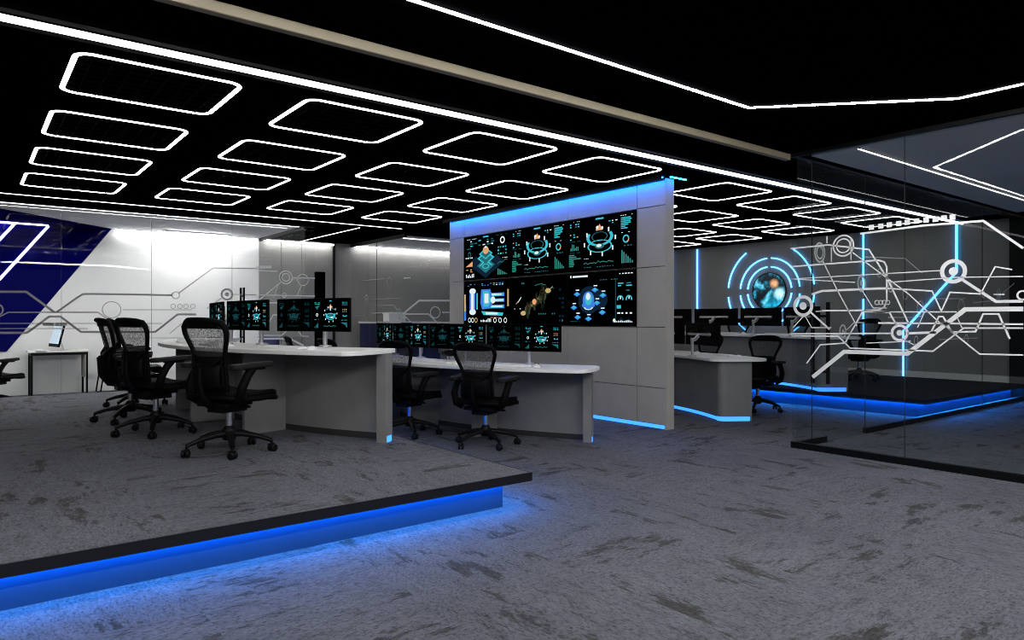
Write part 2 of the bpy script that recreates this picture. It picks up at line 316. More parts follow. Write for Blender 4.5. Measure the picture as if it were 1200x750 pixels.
# ------------------------------------------------------------ film graphics on glass
FILM={'A':([(0.036,[(3.485,0.698),(3.181,0.952),(2.635,0.954),(2.195,1.329),(1.802,1.328)]),(0.018,[(3.034,2.019),(2.507,2.037),(2.069,2.028),(1.802,1.79)]),(0.022,[(2.213,1.567),(1.981,1.387),(1.802,1.387)]),(0.012,[(3.703,1.108),(2.761,1.127)]),(0.014,[(3.004,1.327),(2.783,1.31),(2.719,1.191)]),(0.02,[(2.635,1.129),(2.408,1.14)]),(0.02,[(3.493,1.486),(3.392,1.515),(2.877,1.521),(2.804,1.519)]),(0.012,[(2.804,1.519),(2.441,1.485),(2.37,1.317),(2.306,1.47),(2.086,1.45)]),(0.014,[(3.703,1.762),(3.426,1.766),(2.877,1.77),(2.826,1.752),(2.804,1.706),(2.804,1.414),(2.826,1.355),(2.877,1.329),(3.392,1.33)]),(0.014,[(3.712,1.938),(3.335,1.944)]),(0.014,[(3.335,1.944),(2.958,1.871),(2.804,1.616),(2.622,1.206)]),(0.01,[(3.103,1.855),(2.622,1.462),(2.363,1.201)]),(0.01,[(3.384,1.796),(3.237,1.502),(3.065,1.188)]),(0.018,[(3.502,1.315),(3.318,1.154)]),(0.01,[(3.571,1.283),(3.685,1.167)]),(0.008,[(3.562,1.283),(3.493,1.169),(3.302,1.171)]),(0.012,[(3.011,1.323),(3.174,1.031),(3.409,1.008),(3.545,0.825)]),(0.012,[(3.703,1.088),(3.237,1.092),(3.126,0.986),(2.434,0.983),(2.207,1.178),(1.802,1.182)]),(0.014,[(2.454,1.129),(2.389,1.271),(2.357,1.271),(2.294,1.145),(2.122,1.151),(2.069,1.291),(1.964,1.29),(1.89,1.098)]),(0.012,[(2.363,1.222),(2.275,1.132),(2.092,0.972),(1.802,0.977)]),(0.014,[(2.877,1.216),(2.363,1.215),(1.802,1.211)]),(0.01,[(3.011,1.315),(2.256,1.309)]),(0.01,[(2.086,1.453),(1.987,1.661),(1.874,1.631)]),(0.008,[(3.703,1.642),(3.08,1.583)]),(0.008,[(3.703,1.642),(2.37,1.652)]),(0.008,[(2.804,1.571),(2.256,1.59),(1.802,1.575)]),(0.008,[(3.034,1.535),(2.921,1.349),(2.804,1.347)]),(0.007,[(2.677,1.081),(2.581,1.032)]),(0.008,[(2.981,1.036),(2.608,1.061)]),(0.008,[(2.554,1.178),(2.5,1.307)]),(0.008,[(2.256,1.271),(2.219,1.181)]),(0.008,[(1.998,1.444),(1.924,1.442)]),(0.01,[(3.343,2.025),(3.343,1.961)]),(0.008,[(3.119,1.988),(3.119,1.786)]),(0.008,[(3.302,1.918),(3.302,1.782)])],[(2.281,1.64,0.084,0.032,0.4),(3.58,1.377,0.087,0.03,0.42),(2.698,1.132,0.063,0.022,0.4),(3.189,1.924,0.094,0.014,0),(3.189,1.924,0.063,0.012,0),(1.807,1.432,0.033,0.014,0),(2.888,1.397,0.019,0.006,0),(2.855,1.397,0.018,0.006,0),(2.826,1.396,0.019,0.006,0),(2.797,1.396,0.018,0.006,0)],[(2.936,2.067),(2.855,2.069),(2.783,2.073),(2.705,2.076),(2.635,2.079),(2.561,2.082),(2.487,2.081),(2.415,2.08),(2.351,2.083),(2.287,2.083)]),'B':([(0.014,[(6.712,1.327),(6.998,1.338)]),(0.012,[(6.998,1.101),(7.226,1.08),(7.501,1.213),(7.731,1.213)]),(0.01,[(7.75,1.931),(8.741,1.966),(9.212,1.813)]),(0.01,[(8.3,1.269),(9.091,1.271),(9.46,1.505),(10.548,1.524)]),(0.012,[(10.847,1.472),(11.648,1.52),(12.461,1.791)]),(0.01,[(9.717,0.991),(11.001,0.991)])],[(6.795,1.922,0.095,0.022,0),(6.795,1.922,0.061,0.018,0),(7.672,1.64,0.083,0.03,0.4),(11.221,1.596,0.048,0.014,0),(9.163,1.375,0.093,0.014,0),(10.432,1.409,0.102,0.014,0),(9.043,0.992,0.052,0.014,0),(10.607,0.986,0.057,0.014,0),(7.262,1.124,0.063,0.018,0.3),(8.365,1.612,0.049,0.016,0.2),(11.818,1.609,0.075,0.012,0.4),(8.741,1.542,0.061,0.01,0),(8.091,1.768,0.048,0.01,0.3)],[]),'C':([(0.03,[(0.364,1.616),(0.655,1.623),(0.978,1.345)]),(0.026,[(0.998,1.345),(1.314,1.608),(1.885,1.614),(2.486,1.614)]),(0.014,[(2.571,1.642),(3.081,2.058),(3.745,2.074)]),(0.016,[(0.364,1.284),(0.456,1.342),(1.504,1.348),(1.698,1.188)]),(0.03,[(0.364,1.067),(0.664,1.064),(0.918,1.286),(1.048,1.286),(1.293,1.068),(2.25,1.057),(2.559,1.322),(2.828,1.323)]),(0.012,[(0.364,1.193),(2.344,1.185)]),(0.012,[(0.364,1.124),(1.377,1.116)]),(0.012,[(1.819,1.388),(2.766,1.395)]),(0.012,[(3.367,1.647),(3.745,1.648)]),(0.012,[(2.451,1.029),(2.619,1.184)]),(0.01,[(2.032,1.111),(2.111,1.11)]),(0.01,[(1.885,0.974),(2.643,0.961)]),(0.012,[(2.979,1.411),(3.21,1.589)]),(0.02,[(3.745,2.046),(4.096,2.047)]),(0.018,[(4.342,1.949),(4.747,1.956)]),(0.016,[(3.787,1.558),(4.168,1.878)]),(0.018,[(3.745,1.648),(4.747,1.647)]),(0.018,[(3.94,1.518),(4.139,1.524)]),(0.014,[(3.912,1.109),(4.025,1.321),(4.139,1.321)]),(0.03,[(3.745,0.929),(4.313,0.919),(4.55,0.798)]),(0.012,[(3.745,0.985),(4.168,0.979),(4.284,1.078)]),(0.012,[(4.431,1.076),(4.52,0.959),(4.64,0.957)]),(0.01,[(4.039,1.605),(4.11,1.834)]),(0.01,[(4.431,1.641),(4.505,1.817)])],[(1.676,1.386,0.118,0.014,0),(2.534,1.615,0.053,0.012,0),(2.498,1.445,0.033,0.01,0),(2.595,1.446,0.033,0.01,0),(2.68,1.447,0.033,0.01,0),(2.779,1.449,0.033,0.01,0),(3.288,1.645,0.082,0.03,0.4),(2.146,1.11,0.032,0.01,0),(0.318,1.375,0.08,0.02,0),(4.24,1.952,0.108,0.018,0),(4.24,1.952,0.065,0.016,0),(4.535,1.919,0.095,0.012,0),(4.211,1.651,0.035,0.014,0)],[(0.864,1.179),(0.908,1.179),(0.948,1.179),(1.008,1.179),(1.058,1.178),(1.103,1.178),(3.773,2.103),(3.828,2.105),(3.877,2.108),(3.926,2.11),(3.975,2.112)]),'D':([(0.034,[(6.461,1.346),(6.81,1.603),(7.505,1.614)]),(0.024,[(6.461,1.346),(7.018,1.349),(7.268,1.134)]),(0.026,[(7.327,1.383),(7.505,1.384)]),(0.024,[(6.866,1.193),(7.505,1.183)]),(0.018,[(6.461,1.282),(6.533,1.282),(6.625,1.202)]),(0.02,[(6.479,2.019),(6.625,2.032)])],[(7.171,1.382,0.108,0.02,0)],[]),'E':([(0.012,[(13.016,1.372),(12.078,1.382),(11.808,1.234)]),(0.01,[(13.484,2.054),(12.462,2.052)]),(0.01,[(13.016,1.651),(11.742,1.655)]),(0.012,[(12.753,1.525),(12.078,1.523),(11.942,1.43)]),(0.01,[(13.81,1.323),(13.325,1.321),(13.131,1.162)]),(0.008,[(13.851,1.706),(13.605,1.897)])],[(13.247,1.656,0.088,0.014,0.4),(11.875,1.364,0.082,0.014,0.4),(12.25,1.967,0.1,0.01,0)],[])}
def ribbon(mb,pts,w,to):
    P=[Vector(p) for p in pts]; n=len(P); L=[];Rr=[]
    for i in range(n):
        a=(P[i]-P[i-1]).normalized() if i>0 else None
        b=(P[i+1]-P[i]).normalized() if i<n-1 else None
        a=a or b; b=b or a
        nn=Vector((-(a+b).y,(a+b).x)); nn=nn.normalized() if nn.length>1e-6 else Vector((-a.y,a.x))
        k=max(.45,abs(nn.dot(Vector((-a.y,a.x)))))
        L.append(P[i]+nn*(w/2/k)); Rr.append(P[i]-nn*(w/2/k))
    vs=[to(*p) for p in L+Rr]
    mb.add(vs,[(i,i+1,n+i+1,n+i) for i in range(n-1)])
def graphic(data,to):
    mb=MB(); lines,circs,sqs=data
    for w,pts in lines: ribbon(mb,pts,w,to)
    for a,z,r,w,disc in circs:
        n=36
        vs=[to(a+(r+s*w/2)*math.cos(2*PI*i/n),z+(r+s*w/2)*math.sin(2*PI*i/n)) for s in (1,-1) for i in range(n)]
        mb.add(vs,[(i,(i+1)%n,n+(i+1)%n,n+i) for i in range(n)])
        if disc:
            mb.add([to(a+r*disc*math.cos(2*PI*i/24),z+r*disc*math.sin(2*PI*i/24)) for i in range(24)],[tuple(range(24))])
    for a,z in sqs:
        q=.022
        mb.add([to(a-q,z-q),to(a+q,z-q),to(a+q,z+q),to(a-q,z+q)],[(0,1,2,3)])
    return mb
def glass_front(name,label,axis,at,edges,z0,z1,film,mf,off,side=0,rail=None,handle=None,doorpane=None,header=True,gm=None):
    # axis 'x': plane at x=at running along y; axis 'y': plane at y=at running along x
    t=thing(name,label,'glass wall',(0,0,0),kind='structure')
    mk=lambda a0,a1,h,za,zb: (at-h,at+h,a0,a1,za,zb) if axis=='x' else (a0,a1,at-h,at+h,za,zb)
    for i in range(len(edges)-1):
        a0,a1=edges[i],edges[i+1]
        p=put('glass_pane',MB().box(*mk(a0+.003,a1-.003,.006,z0,z1)),gm or M['glass'],t)
        if doorpane==i:
            p['label']='glass door leaf'
    j=MB()
    for a in edges[1:-1]: j.box(*mk(a-.0013,a+.0013,.0055,z0,z1))
    if j.v: put('glass_joint',j,M['seam'],t)
    if rail:
        for a0,a1 in rail: put('floor_rail',MB().box(*mk(a0,a1,.025,0,.06)),M['blackm'],t)
    if header: put('header_rail',MB().box(*mk(edges[0],edges[-1],.025,z1-.005,ZC)),M['blackm'],t)
    if film:
        to=(lambda a,z:(at+off,a,z)) if axis=='x' else (lambda a,z:(a,at+off,z))
        f=put('film_graphic',graphic(film,to),mf,t); f['label']='pale circuit line film'
    if handle:
        for (a,za,zb) in handle:
            h=MB()
            for s in (-.08,.08):
                w=(at+s-.014,at+s+.014,a-.014,a+.014,za,zb) if axis=='x' else (a-.014,a+.014,at+s-.014,at+s+.014,za,zb)
                h.box(*w)
            for z in (za+.12,zb-.14):
                w=(at-.08,at+.08,a-.01,a+.01,z-.012,z+.012) if axis=='x' else (a-.01,a+.01,at-.08,at+.08,z-.012,z+.012)
                h.box(*w)
            q=put('pull_handle',h,M['blackm'],t); q['label']='long black pull handle'
    return t
glass_front('wall_glass_near','clear glass wall with white circuit graphics nearest the camera','x',6.36,[-1.5,.6,2.66,3.70],.0,2.83,FILM['A'],M['film'],-.009,rail=[(-1.5,3.70)])
glass_front('wall_glass_stage','clear glass wall with door in front of the stage','y',3.66,[6.37,6.66,7.77,9.3],.0,2.83,FILM['B'],M['film'],-.009,rail=[(6.37,6.91),(7.77,9.43)],handle=[(6.82,.60,1.42)],doorpane=1)
glass_front('wall_glass_corner','clear glass wall running along the stage end','y',3.66,[9.3,11.2,13.08],.0,2.83,None,M['film'],-.009,rail=[(9.44,13.08)])
def split(F,x):
    a=([],[],[]); b=([],[],[])
    for w in F[0]: (b if min(p[0] for p in w[1])>x else a)[0].append(w)
    for w in F[1]: (b if w[0]>x else a)[1].append(w)
    for w in F[2]: (b if w[0]>x else a)[2].append(w)
    return a,b
fc=split(FILM['C'],3.66)
gw=glass_front('wall_glass_office','glass office front with grey circuit lines','y',11.6,[-2,1.06,2.2,3.37,4.52,4.75],.0,2.83,fc[0],M['filmg'],-.009,handle=[(3.53,.84,1.76)],doorpane=3,gm=M['glass2'])
q=put('film_graphic',graphic(fc[1],lambda a,z:(a,11.591,z)),M['film'],gw); q['label']='white circuit line film'
glass_front('wall_glass_corridor','glass partition along the white office side','x',4.6,[11.65,12.8,13.98],.0,2.80,None,M['film'],-.009,gm=M['glass2'])
glass_front('wall_glass_grey','glass front of the grey office with bold white lines','y',11.6,[6.54,8.3,10.2],.0,2.83,FILM['D'],M['film'],-.009,gm=M['glass2'])
glass_front('wall_glass_passage','glass side of the grey office with faint lines','x',6.54,[11.62,12.8,13.98],.0,2.80,FILM['E'],M['filmg'],-.009,gm=M['glass2'])
st('trim_4',MB().box(4.84,4.99,11.72,11.84,0,2.08),M['black'],'tall black post at the end of the glass office front','trim')
st('trim_5',MB().box(12.98,13.10,3.64,3.87,0,ZC),M['blackm'],'black jamb where the glass meets the grey wall','trim')

# navy paint on the white office wall and its ceiling, with white light lines across it
st('trim_6',MB().add([(x,13.997,z) for x,z in [(-3,.725),(.53,.725),(2.02,2.83),(-3,2.83)]]+[(x,13.985,z) for x,z in [(-3,.725),(.53,.725),(2.02,2.83),(-3,2.83)]],
   [(0,1,2,3),(7,6,5,4),(0,4,5,1),(1,5,6,2),(2,6,7,3),(3,7,4,0)]),M['navy'],'navy blue slanted panel on the white office wall','trim')
st('trim_7',MB().prism([(-3,13.98),(2.02,13.98),(.40,12.4),(-.4,11.7),(-3,11.7)],2.828,2.834),M['navy'],'navy blue slanted panel on the white office ceiling','trim')
def light_line(name,label,pts,w,h,m,cat='light',group=None):
    mb=MB()
    P=[Vector(p) for p in pts]; n=len(P); L=[];Rr=[]
    for i in range(n):
        a=(P[i]-P[i-1]).normalized() if i>0 else (P[1]-P[0]).normalized()
        b=(P[i+1]-P[i]).normalized() if i<n-1 else a
        nn=Vector((-(a+b).y,(a+b).x)).normalized(); k=max(.5,abs(nn.dot(Vector((-a.y,a.x)))))
        L.append(P[i]+nn*(w/2/k)); Rr.append(P[i]-nn*(w/2/k))
    return L,Rr
def ceiling_line(label,pts,w,h,z1,m):
    L,Rr=light_line('',label,pts,w,h,m)
    t=thing('ceiling_light_line',label,'light',(pts[0][0],pts[0][1],z1))
    o=Vector(pts[0][:2])
    put('diffuser',MB().strip([p-o for p in L],[p-o for p in Rr],-h,-.008),m,t)
    put('housing',MB().strip([(p-o)*1 for p in L],[(p-o)*1 for p in Rr],-.008,0),M['blackm'],t)
    return t
ceiling_line('long bright white light line running above the raised desks',[(-4,4.55),(13.05,4.55)],.022,.04,ZC,M['ledmain'])
ceiling_line('slim white light line in front of the glass offices',[(-2,10.98),(6.1,10.98)],.02,.014,ZC,M['ledmain'])
ceiling_line('angled white light line bending on the black ceiling near the camera',[(-4,3.07),(4.67,3.07),(5.67,2.01),(5.69,-3.5)],.022,.014,ZC,M['ledpoly'])
ceiling_line('white light line on the pale glass room ceiling',[(6.5,3.12),(12.2,3.12)],.024,.010,2.83,M['ledmain'])
ceiling_line('white light line on the corridor ceiling between the glass offices',[(5.44,11.3),(5.44,13.9)],.02,.014,ZC,M['ledmain'])
ceiling_line('added unseen white light line on the ceiling behind the camera',[(-4,-.6),(3.6,-.6),(4.6,-1.6)],.05,.05,ZC,M['ledpoly'])  # added fill strip out of view, brightens the front of the room
ceiling_line('white light line just inside the white office glass front',[(-2,11.97),(4.4,11.97)],.014,.008,2.835,M['ledmain'])
ceiling_line('added bright line hidden behind the white office header to light its wall',[(-2,11.665),(4.5,11.665)],.03,.012,ZC,M['ledadded'])  # added hidden strip that keeps the white office wall bright
ceiling_line('white light line just inside the grey office glass front',[(6.7,12.0),(10.0,12.0)],.03,.02,2.835,M['ledmain'])
# folded light lines on the navy panel: ceiling run, then down the wall
def folded(label,xc,x0):
    t=thing('folded_light_line',label,'light',(xc,13.97,2.8))
    a=MB().box(x0-xc,0,-.045,-.015,.0,.022)
    put('ceiling_run',a,M['ledmain'],t)
    b=MB(); L=2.4; dx,dz=-.585*L,-.81*L
    w=.022
    b.add([(w,-.008,0),(-w,-.008,0),(dx-w,-.008,dz),(dx+w,-.008,dz),(w,.012,0),(-w,.012,0),(dx-w,.012,dz),(dx+w,.012,dz)],[(0,1,2,3),(7,6,5,4),(0,4,5,1),(1,5,6,2),(2,6,7,3),(3,7,4,0)])
    put('wall_run',b,M['ledmain'],t)
folded('white folded light line on navy panel, closer to its white edge',1.09,-2)
folded('white folded light line on navy panel, farther from its white edge',.63,-2)
# wall washing coves
def cove(label,x0,x1,m,y=13.9):
    t=thing('cove_light',label,'light',((x0+x1)/2,y,2.8)); w=(x1-x0)/2
    put('diffuser',MB().box(-w,w,-.03,.03,-.005,.02),m,t); put('housing',MB().box(-w,w,-.05,.05,.02,.034),M['white'],t)
cove('cove light washing the white office wall beside the navy panel',2.1,4.5,M['ledcove'])
cove('cove light washing the grey wall of the corridor',4.66,6.1,M['ledcove'])
cove('cove light washing the grey office wall',6.6,10.0,M['ledcove'])
t=thing('wall_washer','bright wall washer lamp over the white office wall','light',(3.35,13.62,2.80))
put('diffuser',MB().box(-.55,.55,-.035,.035,-.01,.01),M['ledcove2'],t); put('housing',MB().box(-.57,.57,-.05,.05,.01,.034),M['white'],t)

# ------------------------------------------------------------ ceiling frames
def rrect(x0,x1,y0,y1,r,n=6):
    pts=[]
    for cx,cy,a0 in ((x1-r,y1-r,0),(x0+r,y1-r,90),(x0+r,y0+r,180),(x1-r,y0+r,270)):
        for i in range(n+1):
            a=R_(a0+90*i/n); pts.append((cx+r*math.cos(a),cy+r*math.sin(a)))
    return pts
FW,FD,FT=1.0,.93,.031
fr=thing('ceiling_light_frame','','light')
out=rrect(-FW/2,FW/2,-FD/2,FD/2,.11); inn=rrect(-FW/2+FT,FW/2-FT,-FD/2+FT,FD/2-FT,.075)
put('diffuser',MB().ring(out,inn,-.014,-.008),M['led'],fr)
put('housing',MB().ring(out,inn,-.008,0),M['blackm'],fr)
g=MB()
for i in range(1,8): g.box(-FW/2+FT,FW/2-FT,-FD/2+i*FD/8-.004,-FD/2+i*FD/8+.004,-.012,-.001)
for i in range(1,9): g.box(-FW/2+i*FW/9-.004,-FW/2+i*FW/9+.004,-FD/2+FT,FD/2-FT,-.0125,-.0005)
M['grille']=mat('grille_dark',(.0035,.0035,.0035),.8,spec=.05)
put('grille',g,M['grille'],fr)
ORD=['front','second','third','back']; COL=['first','second','third','fourth']
first=True
for side,xs in (('before',[.51,1.95,3.41,4.90]),('beyond',[7.0,8.47,9.94,11.41])):
    for c,x in enumerate(xs):
        for r,y in enumerate([4.88,6.35,7.81,9.26]):
            if side=='before' and c==3 and r>2: pass
            o=fr if first else copy_tree(fr); first=False
            o.location=(x+FW/2,y+FD/2,ZC)
            tag(o,f"glowing white rounded ceiling frame, {ORD[r]} row, {COL[c]} column {side} the video wall",'light','glowing ceiling frames')

# ------------------------------------------------------------ video wall
VX,VY0,VY1=6.22,5.14,9.61
ys=[5.14,5.572,6.777,7.982,9.187,9.61]; zs=[.05,.465,1.158,1.85,2.543,2.82]
t=thing('wall_video','free-standing taupe panelled wall that carries the displays','wall',(VX,7.44,0),kind='structure')
put('core',MB().box(.03,.12,VY0-7.44+.02,VY1-7.44-.02,0,ZC-.02),M['seam'],t)
e=MB()
for y in (VY0-7.44,VY1-7.44-.02): e.box(.0,.135,y,y+.02,0,ZC-.02)
put('end_cheek',e,M['vwall'],t)
for i in range(5):
    for j in range(5):
        a,b2=ys[i]-7.44+.004+(.018 if i==0 else 0),ys[i+1]-7.44-.004-(.018 if i==4 else 0)
        put('panel',MB().box(0,.03,a,b2,zs[j]+.004,zs[j+1]-.004),M['vwall'],t)
for j in range(5):
    put('panel',MB().box(.12,.15,VY0-7.44+.02,VY1-7.44-.02,zs[j]+.004,zs[j+1]-.004),M['vwall'],t)
put('light_strip',MB().box(.002,.028,VY0-7.44+.02,VY1-7.44-.02,.006,.044),M['bluev'],t)['label']='blue light strip along the foot'
t=thing('cove_light','blue cove light along the top of the video wall','light',(VX-.07,7.44,ZC-.02))
put('diffuser',MB().box(-.015,.015,-2.3,2.2,-.006,.004),M['bluec'],t); put('housing',MB().box(-.03,.03,-2.32,2.22,.004,.02).box(-.034,-.028,-2.32,2.22,-.03,.02),M['blackm'],t)
t=thing('cove_light','blue cove light over the end of the video wall','light',(VX+.06,VY0-.07,ZC-.02))
put('diffuser',MB().box(-.07,.2,-.01,.01,-.006,.004),M['bluec'],t); put('housing',MB().box(-.08,.21,-.02,.02,.004,.02),M['blackm'],t)

# ---- images: small emissive tiles on a display; (u,v) in -.5...5, drawn in the local y-z plane facing -x
class Img:
    def __init__(s,w,h): s.mb=MB(); s.w=w; s.h=h; s.k=0
    def P(s,u,v,d=0): return (-.0012-d,-u*s.w,v*s.h)
    def rect(s,u0,u1,v0,v1,c): s.poly([(u0,v0),(u1,v0),(u1,v1),(u0,v1)],c)
    def poly(s,pts,c):
        s.k+=1; d=.00001*s.k
        s.mb.add([s.P(u,v,d) for u,v in pts],[tuple(range(len(pts)))],c)
    def arc(s,u,v,ru,rv,w,a0,a1,c,n=22):
        s.k+=1; d=.00001*s.k
        A=[R_(a0+(a1-a0)*i/n) for i in range(n+1)]
        vs=[s.P(u+k*ru*math.cos(a),v+k*rv*math.sin(a),d) for k in (1,1-w) for a in A]
        s.mb.add(vs,[(i,i+1,n+2+i,n+1+i) for i in range(n)],c)
    def disc(s,u,v,ru,rv,c,n=14): s.poly([(u+ru*math.cos(2*PI*i/n),v+rv*math.sin(2*PI*i/n)) for i in range(n)],c)
    def line(s,pts,w,c):
        for (a,b),(e,f) in zip(pts,pts[1:]):
            s.poly([(a,b-w/2),(e,f-w/2),(e,f+w/2),(a,b+w/2)],c)
    def bars(s,u0,u1,v0,v1,n,c,r,horiz=False,grow=0):
        for i in range(n):
            k=(i+.2)/n; k2=(i+.8)/n; L=r.uniform(.35,1) if not grow else ((i+1)/n if grow>0 else (n-i)/n)
            if horiz: s.rect(u0,u0+(u1-u0)*L,v0+(v1-v0)*k,v0+(v1-v0)*k2,c)
            else: s.rect(u0+(u1-u0)*k,u0+(u1-u0)*k2,v0,v0+(v1-v0)*L,c)
    def dots(s,u0,u1,v0,v1,nu,nv,c,r,p=.75):
        for i in range(nu):
            for j in range(nv):
                if r.random()<p:
                    a=u0+(u1-u0)*(i+.15)/nu; b=v0+(v1-v0)*(j+.2)/nv
                    s.rect(a,a+(u1-u0)/nu*r.uniform(.35,.75),b,b+(v1-v0)/nv*.45,c if isinstance(c,int) else r.choice(c))
    def side(s,r):
        s.rect(-.06,.06,.445,.475,0)
def img_ring(w,h,seed=1):
    s=Img(w,h); r=random.Random(seed); s.side(r)
    s.arc(0,.11,.2,.17,.22,150,390,0); s.arc(0,.11,.2,.17,.10,-150,-30,0)
    s.arc(0,-.06,.185,.12,.12,0,360,0); s.disc(0,-.06,.07,.05,1); s.disc(-.01,-.05,.04,.03,2)
    s.arc(0,.12,.12,.09,.1,0,360,1)
    s.dots(-.47,-.3,.455,.475,6,1,2,r); s.dots(.3,.48,.44,.465,6,1,2,r); s.dots(-.47,-.28,.07,.09,6,1,1,r); s.dots(-.24,-.1,-.29,-.265,5,1,2,r); s.dots(.31,.47,.13,.15,5,1,2,r); s.dots(-.47,-.3,-.15,-.13,6,1,1,r)
    for a in range(8):
        q=R_(a*45+10); u,v=.235*math.cos(q),.02+.25*math.sin(q)
        s.rect(u-.010,u+.010,v-.03,v+.02,2); s.disc(u,v+.035,.012,.02,2)
    s.poly([(-.05,.24),(.05,.24),(.0,.36)],3); s.disc(-.03,.3,.016,.03,2); s.disc(.04,.28,.016,.03,2)
    s.dots(-.47,-.3,.3,.44,4,3,[0,1,0],r); s.dots(-.47,-.31,.1,.24,3,3,[0,3,1,5],r); s.bars(-.46,-.32,-.1,.04,6,5,r)
    s.bars(-.48,-.28,-.42,-.17,7,5,r,True)
    s.dots(.13,.27,.33,.41,3,2,[0,2],r,.9)
    s.bars(.31,.47,.2,.42,7,0,r,True); s.arc(.38,.02,.045,.075,.35,0,300,0); s.arc(.38,.02,.045,.075,.35,300,360,3)
    s.bars(.31,.48,-.42,-.18,6,5,r,False,-1); s.dots(.3,.48,-.12,-.08,4,1,1,r)
    pts=[(-.24+.44*i/14,-.38+r.uniform(-.02,.03)+.03*i/14) for i in range(15)]; s.line(pts,.012,5)
    s.dots(-.24,.22,-.46,-.43,12,1,1,r)
    return s
def img_desk(w,h,seed=1):
    s=Img(w,h); r=random.Random(seed); s.rect(-.035,.035,.43,.455,0)
    s.arc(0,.06,.15,.17,.28,185,355,0); s.arc(0,.13,.13,.10,.25,20,160,1); s.disc(0,-.02,.06,.05,1); s.disc(.04,-.08,.035,.03,2); s.arc(0,-.05,.13,.11,.22,0,360,0)
    for a in range(10):
        q=R_(a*36+5); u,v=.185*math.cos(q),.02+.24*math.sin(q); s.rect(u-.009,u+.009,v-.026,v+.026,2)
    s.poly([(-.05,.23),(.05,.23),(.0,.35)],3); s.rect(-.014,.014,.14,.27,2)
    s.dots(-.46,-.3,.32,.42,4,2,[0,1],r); s.dots(.32,.47,.30,.42,4,3,[0,1],r); s.dots(.33,.46,.08,.2,3,3,[3,0,7],r,.9)
    s.poly([(-.44,.26),(-.30,.31),(-.38,.17)],1); s.arc(-.38,.0,.03,.055,.4,0,360,2); s.dots(-.46,-.32,-.16,-.13,4,1,0,r)
    s.bars(-.46,-.34,-.42,-.26,4,1,r,False,1); s.poly([(.28,-.24),(.46,-.24),(.46,-.42),(.41,-.32)],1); s.bars(.34,.46,-.06,0,4,0,r); s.dots(.3,.46,-.18,-.15,5,1,0,r)
    pts=[(-.2+.36*i/12,-.36+r.uniform(-.02,.02)) for i in range(13)]; s.line(pts,.012,5)
    return s
def img_layers(w,h):
    s=Img(w,h); r=random.Random(3); s.side(r)
    s.dots(-.47,-.28,-.02,.04,5,1,2,r); s.dots(-.47,-.3,.2,.25,5,1,1,r); s.dots(.24,.47,-.08,-.05,6,1,2,r); s.dots(-.47,-.2,.43,.46,9,1,2,r); s.dots(.22,.46,.44,.47,7,1,1,r)
    for u,v,k in ((-.22,-.14,.17),(.22,-.14,.17),(-.14,-.22,.16),(.16,-.2,.16),(0,-.34,.16),(-.06,-.25,.2)): s.poly([(u-k,v),(u,v-k),(u+k,v),(u,v+k)],6)
    for v,k,c in ((-.20,.20,1),(-.03,.19,0),(.07,.15,0)):
        s.poly([(-k,v),(0,v-k*.9),(k,v),(0,v+k*.9)],c); s.poly([(-k*.75,v),(0,v-k*.68),(k*.75,v),(0,v+k*.68)],1 if c==0 else 0)
    s.poly([(-.13,-.22),(0,-.33),(.13,-.22),(0,-.11)],1); s.arc(0,-.22,.08,.06,.3,0,360,0)
    s.disc(0,.15,.065,.09,3); s.disc(-.01,.18,.03,.04,7); s.rect(-.02,.02,.2,.24,2)
    s.dots(-.46,.2,.26,.42,7,3,[0,1,2],r,.8); s.arc(.36,.33,.05,.08,.4,0,360,2); s.dots(.25,.46,.0,.22,4,3,[0,5],r,.8)
    s.arc(-.37,.08,.035,.07,.3,0,360,1); s.poly([(-.46,-.2),(-.3,-.08),(-.3,-.2)],3); s.dots(-.46,-.28,-.34,-.25,2,2,[3,7],r,.9)
    s.bars(-.46,-.26,-.46,-.37,6,2,r); s.bars(.25,.46,-.44,-.3,7,5,r,False,-1); s.line([(.25,-.2),(.3,-.15),(.36,-.17),(.42,-.1),(.46,-.12)],.012,5)
    return s
def img_scan(w,h):
    s=Img(w,h); r=random.Random(4)
    s.rect(-.5,-.455,-.42,-.02,4); s.rect(-.5,-.46,-.2,.2,7); s.rect(.46,.49,-.1,.28,7)
    s.rect(-.37,-.24,-.2,.26,4); s.disc(-.3,.27,.075,.07,2); s.disc(-.3,-.22,.075,.07,2); s.rect(-.34,-.27,-.18,.24,2); s.rect(-.21,-.18,-.16,.22,0)
    for v in (.17,.04,-.10): s.rect(-.06,.4,v-.04,v+.04,4); s.rect(-.06,.38,v-.028,v+.028,0); s.rect(-.04,.34,v-.012,v+.012,2)
    s.rect(-.05,.38,.025,.06,2); s.rect(0,.22,.15,.19,2); s.rect(-.04,.36,-.115,-.085,2)
    s.poly([(-.1,.3),(.1,.3),(.17,.02),(.1,-.14),(-.08,-.16),(-.12,0)],4); s.poly([(-.06,.26),(.06,.26),(.12,.02),(.05,-.1),(-.05,-.1)],0); s.rect(-.03,.06,-.02,.2,2)
    s.disc(.16,.05,.05,.08,2); s.poly([(-.1,-.2),(.38,-.24),(.36,-.31),(-.05,-.29)],0); s.rect(0,.26,-.28,-.235,2)
    for u,c in ((-.37,2),(-.3,2),(-.22,7),(.2,2),(.31,2),(.42,2)): s.arc(u,-.41,.033,.06,.3,0,360,c)
    s.bars(-.12,.12,-.45,-.36,9,2,r); s.dots(-.42,-.22,.38,.45,4,2,[0,4],r); s.dots(-.1,.4,.38,.45,8,2,[0,2,4],r); s.dots(.1,.3,-.36,-.33,5,1,3,r)
    return s
